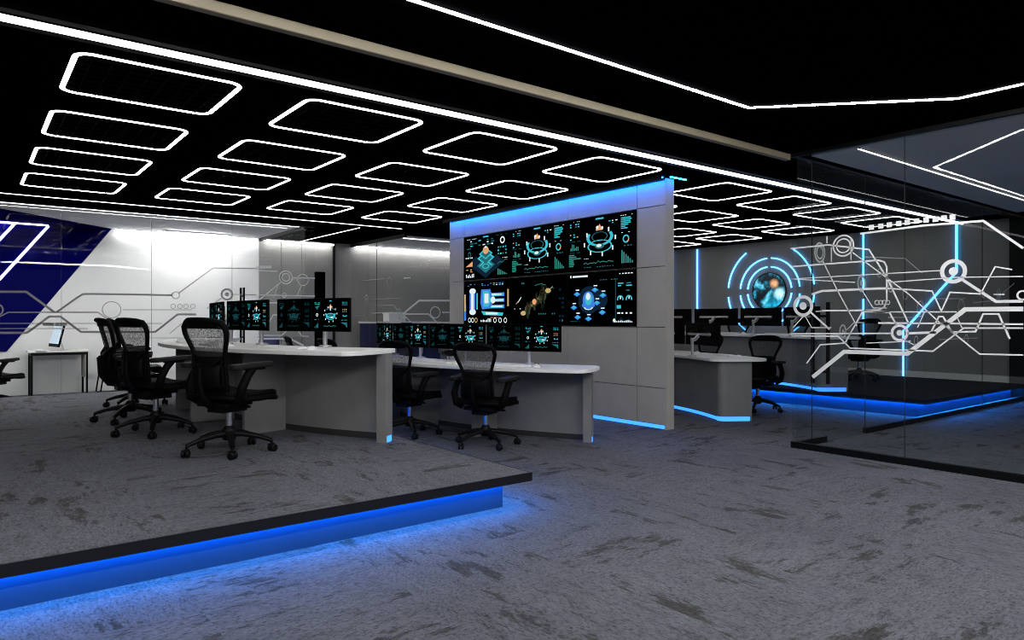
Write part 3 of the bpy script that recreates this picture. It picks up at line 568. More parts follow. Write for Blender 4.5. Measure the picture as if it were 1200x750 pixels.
def img_wave(w,h):
    s=Img(w,h); r=random.Random(5)
    pts=[]
    for i in range(60):
        k=i/59; a=.26*math.sin(PI*min(1,k*1.05))*abs(math.sin(k*11)+.35)
        pts.append((-.27+.55*k, -.27+.55*k+(a if i%2 else -a)*r.uniform(.5,1.2)))
    s.line(pts,.015,7)
    pts2=[(u+.02,v*.95+r.uniform(-.03,.03)) for u,v in pts]; s.line(pts2,.010,5)
    s.arc(.06,.11,.2,.24,.04,60,120,5); s.disc(-.05,-.02,.04,.06,3); s.disc(.2,.2,.05,.05,7); s.disc(-.26,-.26,.05,.05,7)
    s.dots(-.3,-.12,.35,.42,5,1,1,r); s.dots(.02,.34,-.3,-.24,8,1,1,r); s.dots(.38,.48,-.45,.35,2,9,[1,6],r,.5); s.dots(-.44,-.3,-.18,-.14,4,1,2,r); s.line([(-.36,-.02),(-.3,.08)],.03,2); s.line([(-.4,-.06),(-.34,.02)],.02,7)
    return s
def img_orb(w,h):
    s=Img(w,h); r=random.Random(6)
    s.rect(-.42,-.18,.425,.46,2); s.rect(-.46,-.44,.42,.47,2); s.dots(.2,.48,.43,.47,7,1,2,r); s.dots(0,.28,.34,.37,7,1,1,r)
    s.disc(-.16,-.02,.17,.27,6); s.disc(-.02,-.02,.14,.2,6); s.disc(-.17,-.02,.09,.17,4); s.arc(-.17,-.12,.1,.07,.3,0,360,4)
    s.disc(-.17,.0,.055,.12,0); s.disc(-.175,.05,.035,.07,2); s.arc(-.17,-.16,.07,.05,.3,180,360,2)
    for u,v in ((-.35,.1),(-.07,.17),(.05,.06),(-.4,-.16),(-.34,-.35),(-.17,-.38),(.04,-.26),(-.04,-.08)):
        k=.055; s.poly([(u-k,v),(u,v-k*.9),(u+k,v),(u,v+k*.9)],4); s.poly([(u-k*.6,v+.01),(u,v-k*.4),(u+k*.6,v+.01),(u,v+k*.65)],0); s.rect(u-.02,u+.035,v+.07,v+.09,2)
    s.rect(.23,.235,-.4,.35,1); s.dots(.25,.48,.12,.34,2,5,[0,2,1],r,.8)
    for u in (.3,.42): s.arc(u,-.02,.045,.07,.35,-20,200,0); s.rect(u-.005,u+.01,-.02,.03,2)
    s.rect(.25,.31,-.19,-.13,0); s.dots(.25,.48,-.3,-.24,4,1,2,r); s.poly([(.25,-.44),(.31,-.36),(.38,-.42),(.42,-.37),(.48,-.45)],6)
    s.bars(.22,.47,-.445,-.40,12,2,r); s.disc(.215,-.41,.02,.035,2); s.dots(-.46,-.27,-.44,-.42,9,1,1,r)
    return s
SW,SH=1.197,.678
specs=[((8.585,2.197),img_layers,'wall display with stacked teal diamond layers','upper'),
       ((7.38,2.197),lambda w,h:img_ring(w,h,2),'wall display with teal ring platform, upper row middle','upper'),
       ((6.175,2.197),lambda w,h:img_ring(w,h,2),'wall display with teal ring platform, upper row outer end','upper'),
       ((8.585,1.504),img_scan,'wall display with bright blue machine views and gauges','lower'),
       ((7.38,1.504),img_wave,'wall display with a golden zigzag wave','lower'),
       ((6.175,1.504),img_orb,'wall display with a glowing blue orb among tiles','lower')]
for (y,z),fn,lab,_ in specs:
    t=thing('wall_display',lab,'display',(VX-.0135,y,z),0,'displays on the video wall')
    put('bezel',MB().box(.0,.013,-SW/2,SW/2,-SH/2,SH/2),M['bezel'],t)
    put('display_panel',MB().box(-.0015,0,-SW/2+.006,SW/2-.006,-SH/2+.006,SH/2-.006),M['lcd'],t)
    im=fn(SW*.97,SH*.97); o=put('display_image_pattern',im.mb,SCR,t); o.location=(-.0015,0,0)

# ------------------------------------------------------------ desks
TH=33.5
def arcpts(R,a0,a1,n=26,k=1): return [(k*R*math.cos(R_(a0+(a1-a0)*i/n)),-R*math.sin(R_(a0+(a1-a0)*i/n))) for i in range(n+1)]
def desk(cx,cy,zb,zt,k,label,dividers,TH,ext):
    """k=-1: users on the -x side, k=+1: users on the +x side; origin at the arc's centre"""
    t=thing('curved_control_desk',label,'desk',(cx,cy,zb),0,'curved control desks')
    H=zt-zb; R0,R1=4.06,4.80; m=(R0+R1)/2; h=(R1-R0)/2
    def end(a,sg):
        c=Vector((k*m*math.cos(R_(a)),-m*math.sin(R_(a)))); er=Vector((k*math.cos(R_(a)),-math.sin(R_(a)))); et=Vector((-k*math.sin(R_(a)),-math.cos(R_(a))))*sg
        pts=[]
        for i in range(1,12):
            q=PI/2-PI*i/12
            se=abs(math.sin(q))**.75*(1 if math.sin(q)>=0 else -1); ce=math.cos(q)**.75
            p=c+er*(h*se)+et*(ext*ce); pts.append((p.x,p.y))
        return pts
    out=arcpts(R1,-TH+1,TH-1,30,k)+end(TH-1,1)+arcpts(R0,TH-1,-TH+1,30,k)+end(-TH+1,-1)[::-1]
    put('desktop',MB().prism(out,H-.034,H),[M['top']],t,bevel=.004)
    F0,F1=4.17,4.20; zt2=H-.034; a=TH-.6
    # back panel wraps round both ends as a short return
    A=arcpts(F0,-a,a,30,k); B=arcpts(F1,-a,a,30,k)
    put('back_panel',MB().strip(A,B,.055,zt2),M['desk'],t)
    put('plinth',MB().strip(arcpts(F0+.012,-a,a,30,k),arcpts(F1,-a,a,30,k),0,.055),M['seam'],t)
    for s in (-1,1):
        an=R_(s*a); er=Vector((k*math.cos(an),-math.sin(an))); et=Vector((-k*math.sin(an),-math.cos(an)))*s
        p0=er*4.17; p1=er*(4.35 if k<0 else 4.58); w=.085
        q=[p0+et*-.0,p1-et*.0,p1+et*w,p0+et*(w*.75)+er*.045,p0+et*.02+er*.0]
        # rounded outer corner
        q=[p0,p1,p1+et*w]+[p0+er*(.10-.10*math.sin(R_(i*15)))+et*(w-.085+.085*math.cos(R_(i*15))) for i in range(0,6)]
        put('end_panel',MB().prism([(v.x,v.y) for v in q],.055,zt2),M['desk'],t)
        pl=[p1-et*0,p1+et*w,p1+et*w-er*.022,p1-er*.022]
        put('foot_panel',MB().prism([(v.x,v.y) for v in pl],0,.0555),M['desk'],t)
        q2=[p0,p1-er*.024,p1-er*.024+et*(w-.006)]+[v-et*.006 for v in q[3:]]
        e=MB().prism([(v.x,v.y) for v in q2],.0,.055)
        o=put('light_strip',e,M['bluev'],t); o['label']='blue light block under the end panel'
    L=MB().strip(arcpts(F0-.004,-a,a,30,k),arcpts(F0+.012,-a,a,30,k),.008,.045)
    o=put('light_strip',L,M['bluev'],t); o['label']='blue light strip along the foot of the back panel'
    for d in dividers:
        an=R_(d); er=Vector((k*math.cos(an),-math.sin(an))); et=Vector((-k*math.sin(an),-math.cos(an)))
        q=[er*4.2-et*.018,er*4.62-et*.018,er*4.62+et*.018,er*4.2+et*.018]
        put('divider_panel',MB().prism([(v.x,v.y) for v in q],0.0,zt2),M['desk'],t)
    return t
DK=[dict(c=(6.37,7.5),zb=ZP,zt=1.0,k=-1,st=[21.3,7.2,-6.95,-20.7],TH=32.2,ext=.10,nm='raised desk',lab='curved grey control desk on the raised floor, its user side shown'),
    dict(c=(8.60,7.5),zb=0,zt=.765,k=-1,st=[23.2,10.8,-2.0,-15],nm='main floor desk',lab='curved grey control desk on the main floor before the video wall'),
    dict(c=(3.80,7.5),zb=0,zt=.765,k=1,st=[25,12.2,-1.7,-15],nm='desk past video wall',lab='curved grey control desk with blue foot light past the video wall end'),
    dict(c=(6.03,7.5),zb=ZP,zt=1.0,k=1,st=[27.4,14.4,1.4,-11.6],TH=35.2,nm='stage desk',lab='curved grey control desk on the blue-lit stage before the globe')]
# ---- monitors, arms, keyboards
MW,MH=.445,.292
def make_monitor(seed):
    t=thing('monitor','','monitor',(0,0,0))       # screen faces -x
    put('casing',MB().box(0,.022,-MW/2,MW/2,-MH/2,MH/2),M['bezel'],t,bevel=.003)
    put('back_cover',MB().box(.022,.04,-.15,.15,-.1,.1),M['bezel'],t,bevel=.006)
    put('display_panel',MB().box(-.001,.0,-MW/2+.007,MW/2-.007,-MH/2+.007,MH/2-.007),M['lcd'],t)
    im=img_desk(MW*.95,MH*.93,seed); o=put('display_image_pattern',im.mb,SCR,t); o.location=(-.0008,0,0)
    return t
def make_arm():
    t=thing('monitor_mount','','monitor mount')       # user side is -x; origin on the desktop
    put('desk_clamp',MB().lathe([(.055,0),(.055,.012),(.03,.016)],18).box(.0,.06,-.025,.025,.0005,.012),M['alu'],t,bevel=.002)
    put('post',MB().lathe([(.02,.012),(.02,.20),(.023,.205),(.023,.235),(.018,.24)],14),M['alu'],t)
    a=MB().tube([(0,0,.215),(-.04,.0,.235),(-.09,0,.285)],[.017,.015,.015],8); a.tube([(0,.02,.195),(-.045,.02,.21),(-.09,.02,.26)],.008,6)
    put('arm',a,M['alu'],t)
    put('crossbar',MB().box(-.105,-.085,-.30,.30,.272,.302),M['alu'],t,bevel=.003)
    for s in (-1,1): put('mount_plate',MB().box(-.116,-.105,s*.228-.045,s*.228+.045,.24,.335),M['blackm'],t)
    return t
def make_keyboard():
    t=thing('keyboard','','keyboard')
    put('case',MB().box(-.065,.065,-.215,.215,0,.014),M['white'],t,bevel=.003)
    k=MB()
    for i in range(5):
        for j in range(14): k.box(-.057+i*.0235,-.037+i*.0235,-.207+j*.0297,-.182+j*.0297,.014,.018)
    put('keycaps',k,M['paper'],t)
    return t
def make_mouse():
    t=thing('mouse','','mouse')
    b=MB().grid([[(.055*math.cos(a)*math.cos(e),.032*math.sin(a)*math.cos(e),.03*math.sin(e)) for a in [2*PI*i/16 for i in range(17)]] for e in [PI/2*j/5 for j in range(6)]])
    put('shell',b,M['white'],t); put('scroll_wheel',MB().cbox((.03,0,.026),(.016,.008,.012)),M['blackm'],t)
    return t
pm=make_monitor(11); pa=make_arm(); pk=make_keyboard(); pmo=make_mouse()
dimdata={}
def use(p,flag=set()):
    if p.name in flag: return copy_tree(p)
    flag.add(p.name); return p
WHICH=['at its outer end','second station','third station','fourth station']
for D in DK:
    k=D['k']; cx,cy=D['c']; st_=D['st']
    divs=[(st_[i]+st_[i+1])/2+1.2 for i in range(len(st_)-1)]
    desk(cx,cy,D['zb'],D['zt'],k,D['lab'],divs,D.get('TH',33.3),D.get('ext',.19))
    for i,th in enumerate(st_):
        an=R_(th); er=Vector((k*math.cos(an),-math.sin(an),0)); et=Vector((-k*math.sin(an),-math.cos(an),0))
        rz=math.atan2(er.y,er.x)+PI       # local -x points to the user
        c=Vector((cx,cy,0))
        view='screens showing' if k<0 else 'seen from behind'
        a=use(pa); a.location=c+er*4.09+Vector((0,0,D['zt']+.0005)); a.rotation_euler=(0,0,rz)
        tag(a,f"silver twin-monitor mount on the {D['nm']}, {WHICH[i]}",'monitor mount','twin monitor mounts')
        for s in (1,-1):     # s=1: towards the end nearer the camera
            m=use(pm)
            off=Matrix.Rotation(rz,3,'Z')@Vector((-.1578,0,0))
            tv=(Matrix.Rotation(rz,3,'Z')@Vector((0,1,0)))
            sg=s if tv.dot(et)>0 else -s
            tilt=0
            p=c+er*4.09+off+tv*(sg*.2265); m.location=(p.x,p.y,D['zt']+.287); m.rotation_euler=(0,0,rz+tilt)
            bright=(s==1)
            w='brightly lit' if bright else 'dim'
            if k<0: lab=f"{w} monitor of the pair on the {D['nm']}, {WHICH[i]}"
            else: lab=f"black-backed monitor, {'nearer' if bright else 'farther'} of the pair on the {D['nm']}, {WHICH[i]}"
            tag(m,lab,'monitor',f"monitors on the {D['nm']}")
            if not bright:
                for ch in m.children:
                    if ch.name.startswith('display_image_pattern'):
                        if 'd' not in dimdata:
                            dd=ch.data.copy(); dd.materials.clear()
                            for q in DIM: dd.materials.append(q)
                            dimdata['d']=dd
                        ch.data=dimdata['d']
        kb=use(pk); p=c+er*4.56+et*.02; kb.location=(p.x,p.y,D['zt']+.0005); kb.rotation_euler=(0,0,rz)
        tag(kb,f"white keyboard on the {D['nm']}, {WHICH[i]}",'keyboard','keyboards on the desks')
        mo=use(pmo); p=c+er*4.56+et*.33; mo.location=(p.x,p.y,D['zt']+.0005); mo.rotation_euler=(0,0,rz)
        tag(mo,f"white mouse beside keyboard on the {D['nm']}, {WHICH[i]}",'mouse','mice on the desks')
def paper(cx,cy,z,rz,label,w=.297,d=.21,n=1,fan=.12):
    b=MB()
    for i in range(n): b.cbox((0,0,.0006+.0012*i),(d,w,.001),rz=fan*(i-n/2))
    o=put('paper_sheets',b,M['paper'],None,(cx,cy,z),rz); tag(o,label,'paper','papers on the desks')
def on(D,th,R): a=R_(th); return D['c'][0]+D['k']*R*math.cos(a),D['c'][1]-R*math.sin(a)
for D,th,R,lab,n in ((DK[0],-14.5,4.5,'fanned white paper sheets on the raised desk towards its far end',3),(DK[0],12.4,4.48,'white paper sheets on the raised desk behind the armchair back',2),(DK[0],26.5,4.55,'white paper sheet on the raised desk by its outer end',1),(DK[1],30.3,4.5,'white paper sheet on the main floor desk by its outer end',1),(DK[1],17.2,4.52,'white paper sheets on the main floor desk between first two keyboards',2),(DK[2],29.5,4.45,'white paper sheet on the desk past the video wall',2)):
    x,y=on(D,th,R); paper(x,y,D['zt']+.0005,-R_(th)*D['k']*-1,lab,n=n)
# small things on the desks
x,y=on(DK[1],-8.3,4.4)
t=thing('leaflet_stand','white leaflets standing upright on the far main floor desk','leaflet stand',(x,y,.7655))
put('tray',MB().cbox((0,0,.006),(.08,.16,.012)),M['alu'],t)
l=MB()
for i,(yy,hh,tl) in enumerate(((-.06,.15,.1),(-.02,.21,-.08),(.02,.13,.2),(.05,.18,-.15))):
    l.add([( -.01,yy-.02,.012),(-.01,yy+.02,.012),(-.01,yy+.02+tl*.2,.012+hh),(-.01,yy-.01+tl*.2,.012+hh),(-.008,yy-.02,.012),(-.008,yy+.02,.012),(-.008,yy+.02+tl*.2,.012+hh),(-.008,yy-.01+tl*.2,.012+hh)],[(0,1,2,3),(7,6,5,4),(0,4,5,1),(1,5,6,2),(2,6,7,3),(3,7,4,0)])
put('leaflets',l,M['paper'],t)
x,y=on(DK[1],7.2,4.14)
t=thing('desk_speaker','small black cylinder speaker at the back of the main floor desk','speaker',(x,y,.7655))
put('stand',MB().lathe([(.05,0),(.05,.008),(.012,.014),(.012,.05)],14),M['alu'],t)
put('body',MB().tube([(0,-.09,.085),(0,-.085,.085),(0,.085,.085),(0,.09,.085)],[.03,.038,.038,.03],14),M['blackm'],t)

# ------------------------------------------------------------ mesh office chair (faces +x)
def make_chair():
    t=thing('office_chair','','chair')
    prof=[(.425,.150,-.195),(.455,.185,-.205),(.52,.195,-.218),(.60,.190,-.222),(.68,.176,-.222),(.74,.180,-.228),(.80,.204,-.240),(.86,.235,-.254),(.91,.253,-.267),(.955,.246,-.279),(.985,.213,-.286),(1.0,.15,-.290)]
    prof=[(z,w*.89,x) for z,w,x in prof]
    rows=[]
    for z,w,x in prof:
        rows.append([(x+.055*(q/6)**2,w*q/6,z-(.012*abs(q/6)**3 if z>.97 else 0)) for q in range(-6,7)])
    o=put('back_mesh',MB().grid(rows[5:]),M['web'],t)
    put('lower_back',MB().grid(rows[:6]),M['chair'],t,solid=.006)
    pth=[(x+.055,w,z) for z,w,x in prof]+[(-.283,.09,1.006),(-.280,0,1.009),(-.283,-.09,1.006)]+[(x+.055,-w,z) for z,w,x in reversed(prof)]
    pth[11]=(-.262,.134,1.0); pth[15]=(-.262,-.134,1.0)
    rad=[.015]*6+[.017,.018,.020,.022,.023,.023,.022,.021,.022,.023,.023,.022,.020,.018,.017]+[.015]*6
    rad=rad[:len(pth)]
    put('back_frame',MB().tube(pth,rad,8,closed=True),M['chair'],t)
    put('head_rail',MB().grid([[(-.288+.05*(q/6)**2+dx,.185*q/6,z) for q in range(-6,7)] for z,dx in ((.945,.008),(.975,.006),(.99,.004))]),M['chair'],t,solid=.014)
    lp=MB().grid([[(-.232+.05*(q/5)**2-dx,.15*q/5,z) for q in range(-5,6)] for z,dx in ((.50,0),(.53,.022),(.60,.028),(.66,.022),(.69,0))])
    put('lumbar_pad',lp,M['chair'],t,solid=.012)
    sp=MB().tube([(-.06,0,.375),(-.19,0,.39),(-.245,0,.46),(-.262,0,.56),(-.262,0,.66)],[.035,.032,.028,.024,.018],8)
    sp.tube([(-.25,0,.60),(-.235,.10,.68),(-.19,.158,.74)],.014,7); sp.tube([(-.25,0,.60),(-.235,-.10,.68),(-.19,-.158,.74)],.014,7)
    put('back_spine',sp,M['chair'],t)
    # seat
    srow=[]
    for i,(x,z,w) in enumerate(((-.19,.452,.20),(-.12,.436,.235),(0,.43,.25),(.12,.438,.25),(.21,.445,.24),(.255,.43,.22),(.27,.40,.20))):
        srow.append([(x,w*q/5,z+.018*(abs(q)/5)**2) for q in range(-5,6)])
    put('seat',MB().grid(srow),M['chair'],t,solid=.03)
    sf=[(-.19,.2,.44),(-.1,.245,.425),(.05,.262,.42),(.18,.258,.425),(.25,.225,.41),(.265,.1,.40),(.265,-.1,.40),(.25,-.225,.41),(.18,-.258,.425),(.05,-.262,.42),(-.1,-.245,.425),(-.19,-.2,.44)]
    put('seat_frame',MB().tube(sf,.02,8,closed=True),M['chair'],t)
    me=MB().box(-.13,.10,-.085,.085,.315,.385).box(-.02,.18,-.05,.05,.35,.40).box(-.16,-.02,-.16,.16,.36,.395)
    me.tube([(0,-.22,.36),(0,.22,.36)],.012,8)
    put('tilt_mechanism',me,M['blackm'],t,bevel=.012)
    for s in (-1,1):
        ar=thing_part('armrest',t)
        pad=[]
        pts=rrect(-.17,.17,-.055,.055,.05,5)
        b=MB().prism(pts,.655,.692)
        ang=s*R_(8)
        o=put('arm_pad',b,M['pad'],ar,bevel=.010); o.location=(-.0,s*.285,0); o.rotation_euler=(0,R_(-3),ang)
        sup=MB().tube([(-.10,s*.20,.385),(-.13,s*.262,.42),(-.125,s*.288,.52),(-.08,s*.29,.60),(-.03,s*.287,.66)],[.03,.034,.034,.032,.036],8)
        sup.box(-.09,.07,s*.285-.025,s*.285+.025,.64,.66)
        put('arm_support',sup,M['chair'],ar)
    put('gas_column',MB().lathe([(.024,.19),(.024,.33)],14),M['chrome'],t)
    put('base_hub',MB().lathe([(.035,.095),(.05,.10),(.052,.17),(.036,.195),(.030,.205)],16),M['blackm'],t)
    for i in range(5):
        a=R_(72*i+18)
        d=Vector((math.cos(a),math.sin(a),0))
        lg=put('base_leg',MB().tube([d*.03+Vector((0,0,.145)),d*.10+Vector((0,0,.142)),d*.22+Vector((0,0,.118)),d*.315+Vector((0,0,.085))],[.034,.030,.024,.019],8,flat=.8),M['blackm'],t)
        cs=MB()
        for s in (-1,1):
            Mx=Matrix.Translation(d*.318+Vector((0,0,.0295)))@Matrix.Rotation(a+.9,4,'Z')@Matrix.Translation((0,s*.017,0))@Matrix.Rotation(PI/2,4,'X')
            cs.lathe([(.012,-.011),(.027,-.010),(.0292,-.004),(.0292,.004),(.027,.010),(.012,.011)],14,M=Mx)
        cs.lathe([(.010,.03),(.010,.085)],8,M=Matrix.Translation(d*.312)); cs.cbox((*(d*.31).xy,.052),(.05,.02,.022),rz=a+.9)
        put('caster',cs,M['blackm'],lg)
    return t
def thing_part(name,parent):
    o=bpy.data.objects.new(name,None); C.objects.link(o); o.parent=parent; o.empty_display_size=.05; return o
pc=make_chair(); fl=set()
for x,y,z,rz,lab in (
    (1.585,5.53,ZP,24,'black mesh office chair nearest the camera at the raised desk'),
    (1.33,6.83,ZP,20,'black mesh office chair second along the raised desk, its back to the camera'),
    (1.30,7.85,ZP,2,'black mesh office chair third along the raised desk, seen side-on'),
    (1.56,9.05,ZP,-8,'black mesh office chair farthest along the raised desk, mostly hidden'),
    (4.06,5.62,0,24,'black mesh office chair at the outer end of the main floor desk'),
    (3.78,6.63,0,16,'black mesh office chair second along the main floor desk, partly behind raised desk'),
    (3.55,7.78,0,2,'black mesh office chair third along the main floor desk, only its top showing'),
    (3.62,9.1,0,-18,'black mesh office chair farthest along the main floor desk, only its top showing'),
    (8.52,5.46,0,186,'black mesh office chair at the desk past the video wall, its base in view'),
    (8.93,6.7,0,178,'black mesh office chair behind the monitors of the desk past the video wall'),
    (11.72,5.62,ZP,160,'black mesh office chair at the stage desk end, behind glass'),
    (11.15,6.55,ZP,166,'black mesh office chair at the middle of the stage desk'),
    (11.25,7.75,ZP,180,'black mesh office chair at the stage desk below the globe'),
    (.34,12.4,0,30,'black office chair cut off by the photo edge, behind office glass')):
    c=use(pc,fl); c.location=(x,y,z+.0005); c.rotation_euler=(0,0,R_(rz)); tag(c,lab,'chair','black mesh office chairs')

# ------------------------------------------------------------ white office furniture behind glass
t=thing('office_table','white office table with black legs against the white wall','table',(1.2,13.62,0))
put('tabletop',MB().box(-.42,.42,-.29,.30,.715,.742),M['top'],t,bevel=.003)
put('frame',MB().box(-.39,.39,-.28,-.25,.67,.715).box(-.39,.39,.25,.28,.67,.715).box(-.39,-.36,-.25,.25,.67,.715).box(.36,.39,-.25,.25,.67,.715),M['blackm'],t)
for sx in (-1,1):
    for sy in (-1,1): put('leg',MB().box(sx*.375-.015,sx*.375+.015,sy*.265-.015,sy*.265+.015,0,.67),M['blackm'],t)
put('side_panel',MB().box(.335,.355,-.24,.1,.30,.668),M['wallg'],t)
t=thing('desktop_computer','slim all-in-one computer leaning back on the white office table','computer',(1.12,13.55,.7425),R_(8))
Mx=Matrix.Rotation(R_(13),4,'Y')
put('casing',MB().box(-.012,.018,-.29,.29,.06,.41,M=Mx),M['bezel'],t,bevel=.004)
M['lcdw']=mat('pale_screen',(.5,.6,.68),.3,emit=(.55,.70,.85),es=.55,mis=False)
put('display_panel',MB().box(-.0135,-.012,-.275,.275,.11,.40,M=Mx),M['lcdw'],t)
put('stand',MB().tube([(.06,0,.24),(.12,0,.11),(.155,0,.006)],.009,8).box(-.02,.18,-.09,.09,.0,.007),M['alu'],t)
kb=copy_tree(pk); kb.location=(.93,13.5,.7425); kb.rotation_euler=(0,0,R_(6)); tag(kb,'white keyboard in front of the all-in-one computer','keyboard','keyboards on the desks')
t=thing('visitor_chair','black cantilever visitor chair beside the white office table','chair',(1.98,13.40,0),R_(180))
put('seat',MB().prism(rrect(-.23,.23,-.23,.23,.06),.42,.47),M['chair'],t,bevel=.012)
put('backrest',MB().grid([[(-.22-.12*(z-.46)+.04*(q/4)**2,.22*q/4,z) for q in range(-4,5)] for z in (.46,.55,.65,.75,.82)]),M['chair'],t,solid=.03)
for s in (-1,1):
    put('leg_frame',MB().tube([(-.25,s*.235,.64),(.14,s*.245,.64),(.22,s*.245,.60),(.20,s*.245,.30),(.24,s*.245,.03),(.18,s*.245,.012),(-.25,s*.245,.012)],.012,8),M['blackm'],t)
    put('arm_pad',MB().box(-.2,.12,s*.245-.025,s*.245+.025,.652,.672),M['chair'],t,bevel=.006)
vc=None
for i,(x,y,rz,lab) in enumerate(((3.3,12.9,205,'navy fabric armchair behind office glass, left of the black post'),(4.05,12.6,190,'dark navy armchair behind office glass, close to the black post'))):
    if vc is None:
        vc=o=thing('armchair',lab,'chair')
        put('seat',MB().prism(rrect(-.26,.26,-.27,.27,.07),.24,.43),M['navy2'],o,bevel=.03)
        put('backrest',MB().prism(rrect(-.33,-.22,-.30,.30,.05),.24,.93),M['navy2'],o,bevel=.03)
        for s in (-1,1): put('armrest',MB().prism(rrect(-.24,.24,s*.315-.045,s*.315+.045,.04),.24,.62),M['navy2'],o,bevel=.02)
        for sx in (-1,1):
            for sy in (-1,1): put('leg',MB().tube([(sx*.2,sy*.22,.25),(sx*.22,sy*.24,0)],[.018,.012],8),M['blackm'],o)
    else: o=copy_tree(vc)
    o.location=(x,y,0); o.rotation_euler=(0,0,R_(rz)); tag(o,lab,'chair','navy armchairs')
# grey office: navy cabinet, white board, navy banner
t=thing('sideboard','navy sideboard with a white top in the grey office','cabinet',(7.5,13.55,0))
put('body',MB().box(-.85,.85,-.25,.25,.06,1.16),M['navy2'],t,bevel=.004); put('top_panel',MB().box(-.87,.87,-.27,.27,1.16,1.20),M['white'],t,bevel=.004)
put('plinth',MB().box(-.8,.8,-.22,.22,0,.06),M['blackm'],t)
for i in range(4):
    d=put('door',MB().box(-.845+i*.425,-.845+i*.425+.415,-.265,-.251,.09,1.14),M['navy2'],t); put('handle',MB().box(-.47+i*.425,-.455+i*.425,-.285,-.266,.5,.7),M['alu'],d)
t=thing('storage_box','white box standing on the navy sideboard','box',(7.32,13.5,1.2005))
put('carton',MB().box(-.2,.2,-.14,.14,0,.16),M['white'],t,bevel=.003); put('lid',MB().box(-.21,.21,-.15,.15,.16,.20),M['white'],t,bevel=.003)
t=thing('banner_stand','navy banner stand with white bands in the grey office','banner',(7.05,12.5,0))
put('foot',MB().box(-.14,.14,-.1,.1,0,.05),M['alu'],t,bevel=.006); put('pole',MB().tube([(0,.02,.05),(0,.02,1.18)],.01,8),M['alu'],t)
b=MB().box(-.125,.125,-.006,.006,.05,1.18)
put('cloth',b,M['navy2'],t); w=MB()
for z0,z1 in ((1.10,1.14),(1.02,1.055),(.80,.85)): w.box(-.125,.125,-.0085,-.0062,z0,z1)
put('white_bands',w,M['white'],t)
t=thing('cable_coil','white cable lying on the floor by the white office wall','cable',(.30,13.55,0))
put('cable',MB().tube([(-.5,0,.012),(-.2,.03,.014),(.1,-.02,.02),(.22,.02,.045),(.14,.08,.05),(-.1,.06,.02)],.011,6),M['white'],t)

# ------------------------------------------------------------ globe and light lines on the grey wall
GX,GY,GZ=13.099,8.12,1.83
t=thing('globe_display','round display showing the blue earth on the grey wall','display',(GX,GY,GZ))
Mx=Matrix.Rotation(-PI/2,4,'Y')
put('rim',MB().ring([(.385*math.cos(2*PI*i/48),.385*math.sin(2*PI*i/48)) for i in range(48)],[(.372*math.cos(2*PI*i/48),.372*math.sin(2*PI*i/48)) for i in range(48)],0,.03,M=Mx),M['blackm'],t)
put('globe_image',MB().prism([(.372*math.cos(2*PI*i/48),.372*math.sin(2*PI*i/48)) for i in range(48)],0,.024,M=Mx),globemat(),t)
def arc_light(r,a0,a1,lab):
    t=thing('arc_wall_lamp',lab,'light',(GX,GY,GZ),0,'light arcs round the globe')
    A=[R_(a0+(a1-a0)*i/18) for i in range(19)]
    P=lambda k:[(k*math.cos(a),k*math.sin(a)) for a in A]
    # angle measured from +y (further left in the photo) upwards
    put('tube',MB().strip(P(r+.010),P(r-.010),.006,.03,M=Matrix(((0,0,-1,0),(1,0,0,0),(0,1,0,0),(0,0,0,1)))),M['bluew'],t)
    put('channel',MB().strip(P(r+.014),P(r-.014),.0,.006,M=Matrix(((0,0,-1,0),(1,0,0,0),(0,1,0,0),(0,0,0,1)))),M['alu'],t)
for r,nm,hi in ((.50,'inner',85),(.68,'middle',86),(.98,'outer',57)):
    for a0,a1,q in ((6,hi,'upper arc beside the light line'),(180-hi,174,'upper arc beside the glass'),(186,180+hi if hi<80 else 266,'lower arc beside the glass'),(-hi if hi<80 else -86,-6,'lower arc beside the light line')):
        arc_light(r,a0,a1,f"glowing blue {nm} ring around the globe, {q}")
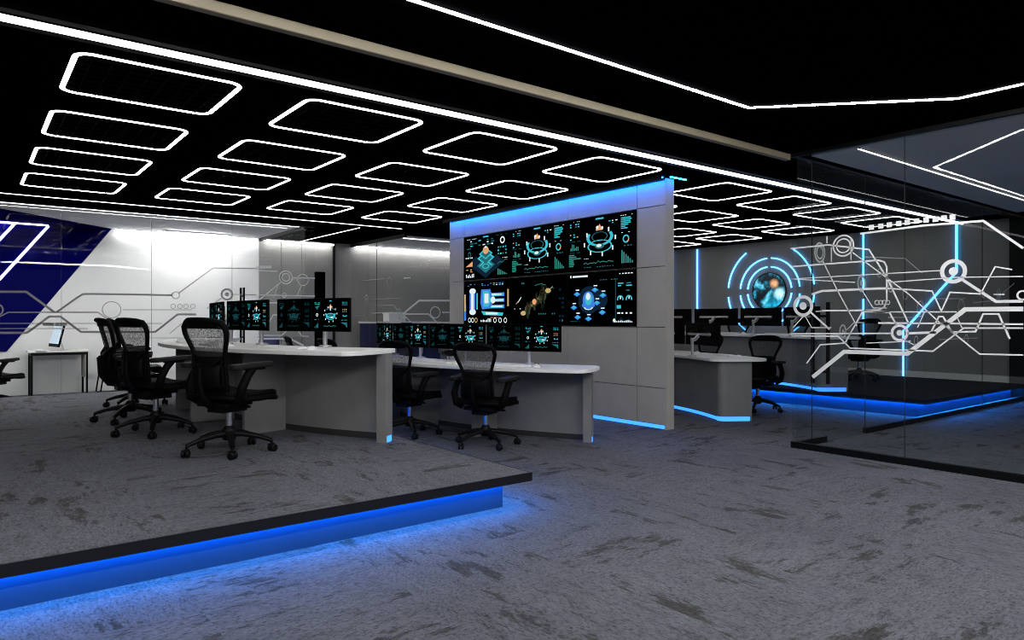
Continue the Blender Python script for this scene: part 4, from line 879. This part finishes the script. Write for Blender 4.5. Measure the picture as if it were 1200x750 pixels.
def wall_line(lab,pts):
    t=thing('wall_light_line',lab,'light',(GX,pts[0][0],pts[0][1]),0)
    o=Vector(pts[0]); P=[Vector(p)-o for p in pts]; n=len(P); L=[];Q=[]
    for i in range(n):
        a=(P[i]-P[i-1]).normalized() if i else (P[1]-P[0]).normalized(); b=(P[i+1]-P[i]).normalized() if i<n-1 else a
        nn=Vector((-(a+b).y,(a+b).x)).normalized(); k=max(.5,abs(nn.dot(Vector((-a.y,a.x)))))
        L.append(P[i]+nn*(.015/k)); Q.append(P[i]-nn*(.015/k))
    Mz=Matrix(((0,0,-1,0),(1,0,0,0),(0,1,0,0),(0,0,0,1)))
    put('tube',MB().strip(L,Q,.006,.03,M=Mz),M['bluew'],t); put('channel',MB().strip(L,Q,0,.006,M=Mz),M['alu'],t)
wall_line('blue vertical light line on the grey wall between video wall and globe',[(9.92,2.83),(9.92,.3)])
wall_line('short blue vertical light line on the grey wall, just past the video wall',[(10.65,2.83),(10.65,1.45)])
wall_line('upper blue vertical light line on the grey wall seen through glass',[(6.19,2.83),(6.19,1.78)])
wall_line('lower blue vertical light line on the grey wall seen through glass',[(6.19,1.62),(6.19,.55)])
wall_line('blue light line with a slanted middle on the grey wall',[(4.65,2.84),(4.65,2.04),(5.49,1.04),(5.49,ZP+.01)])

# ------------------------------------------------------------ camera, world
cam=bpy.data.cameras.new('camera'); co=bpy.data.objects.new('camera',cam); C.objects.link(co)
co.location=(0,0,1.25); cam.sensor_width=36; cam.lens=36*820/1200
co.rotation_euler=(PI/2,0,math.atan2(.788,.6157)-PI/2); cam.shift_y=-1/1200; cam.clip_start=.05
sc=bpy.context.scene; sc.camera=co
w=bpy.data.worlds.new('world'); sc.world=w; w.use_nodes=True
w.node_tree.nodes['Background'].inputs[0].default_value=(.9,.94,1,1); w.node_tree.nodes['Background'].inputs[1].default_value=WORLD
vs=sc.view_settings; vs.view_transform='Standard'; vs.look='None'; vs.gamma=1; vs.use_curve_mapping=False; vs.exposure=EXPO
sc.cycles.transparent_max_bounces=32; sc.cycles.max_bounces=8; sc.cycles.use_denoising=True; sc.cycles.filter_width=1.0; sc.cycles.sample_clamp_indirect=6
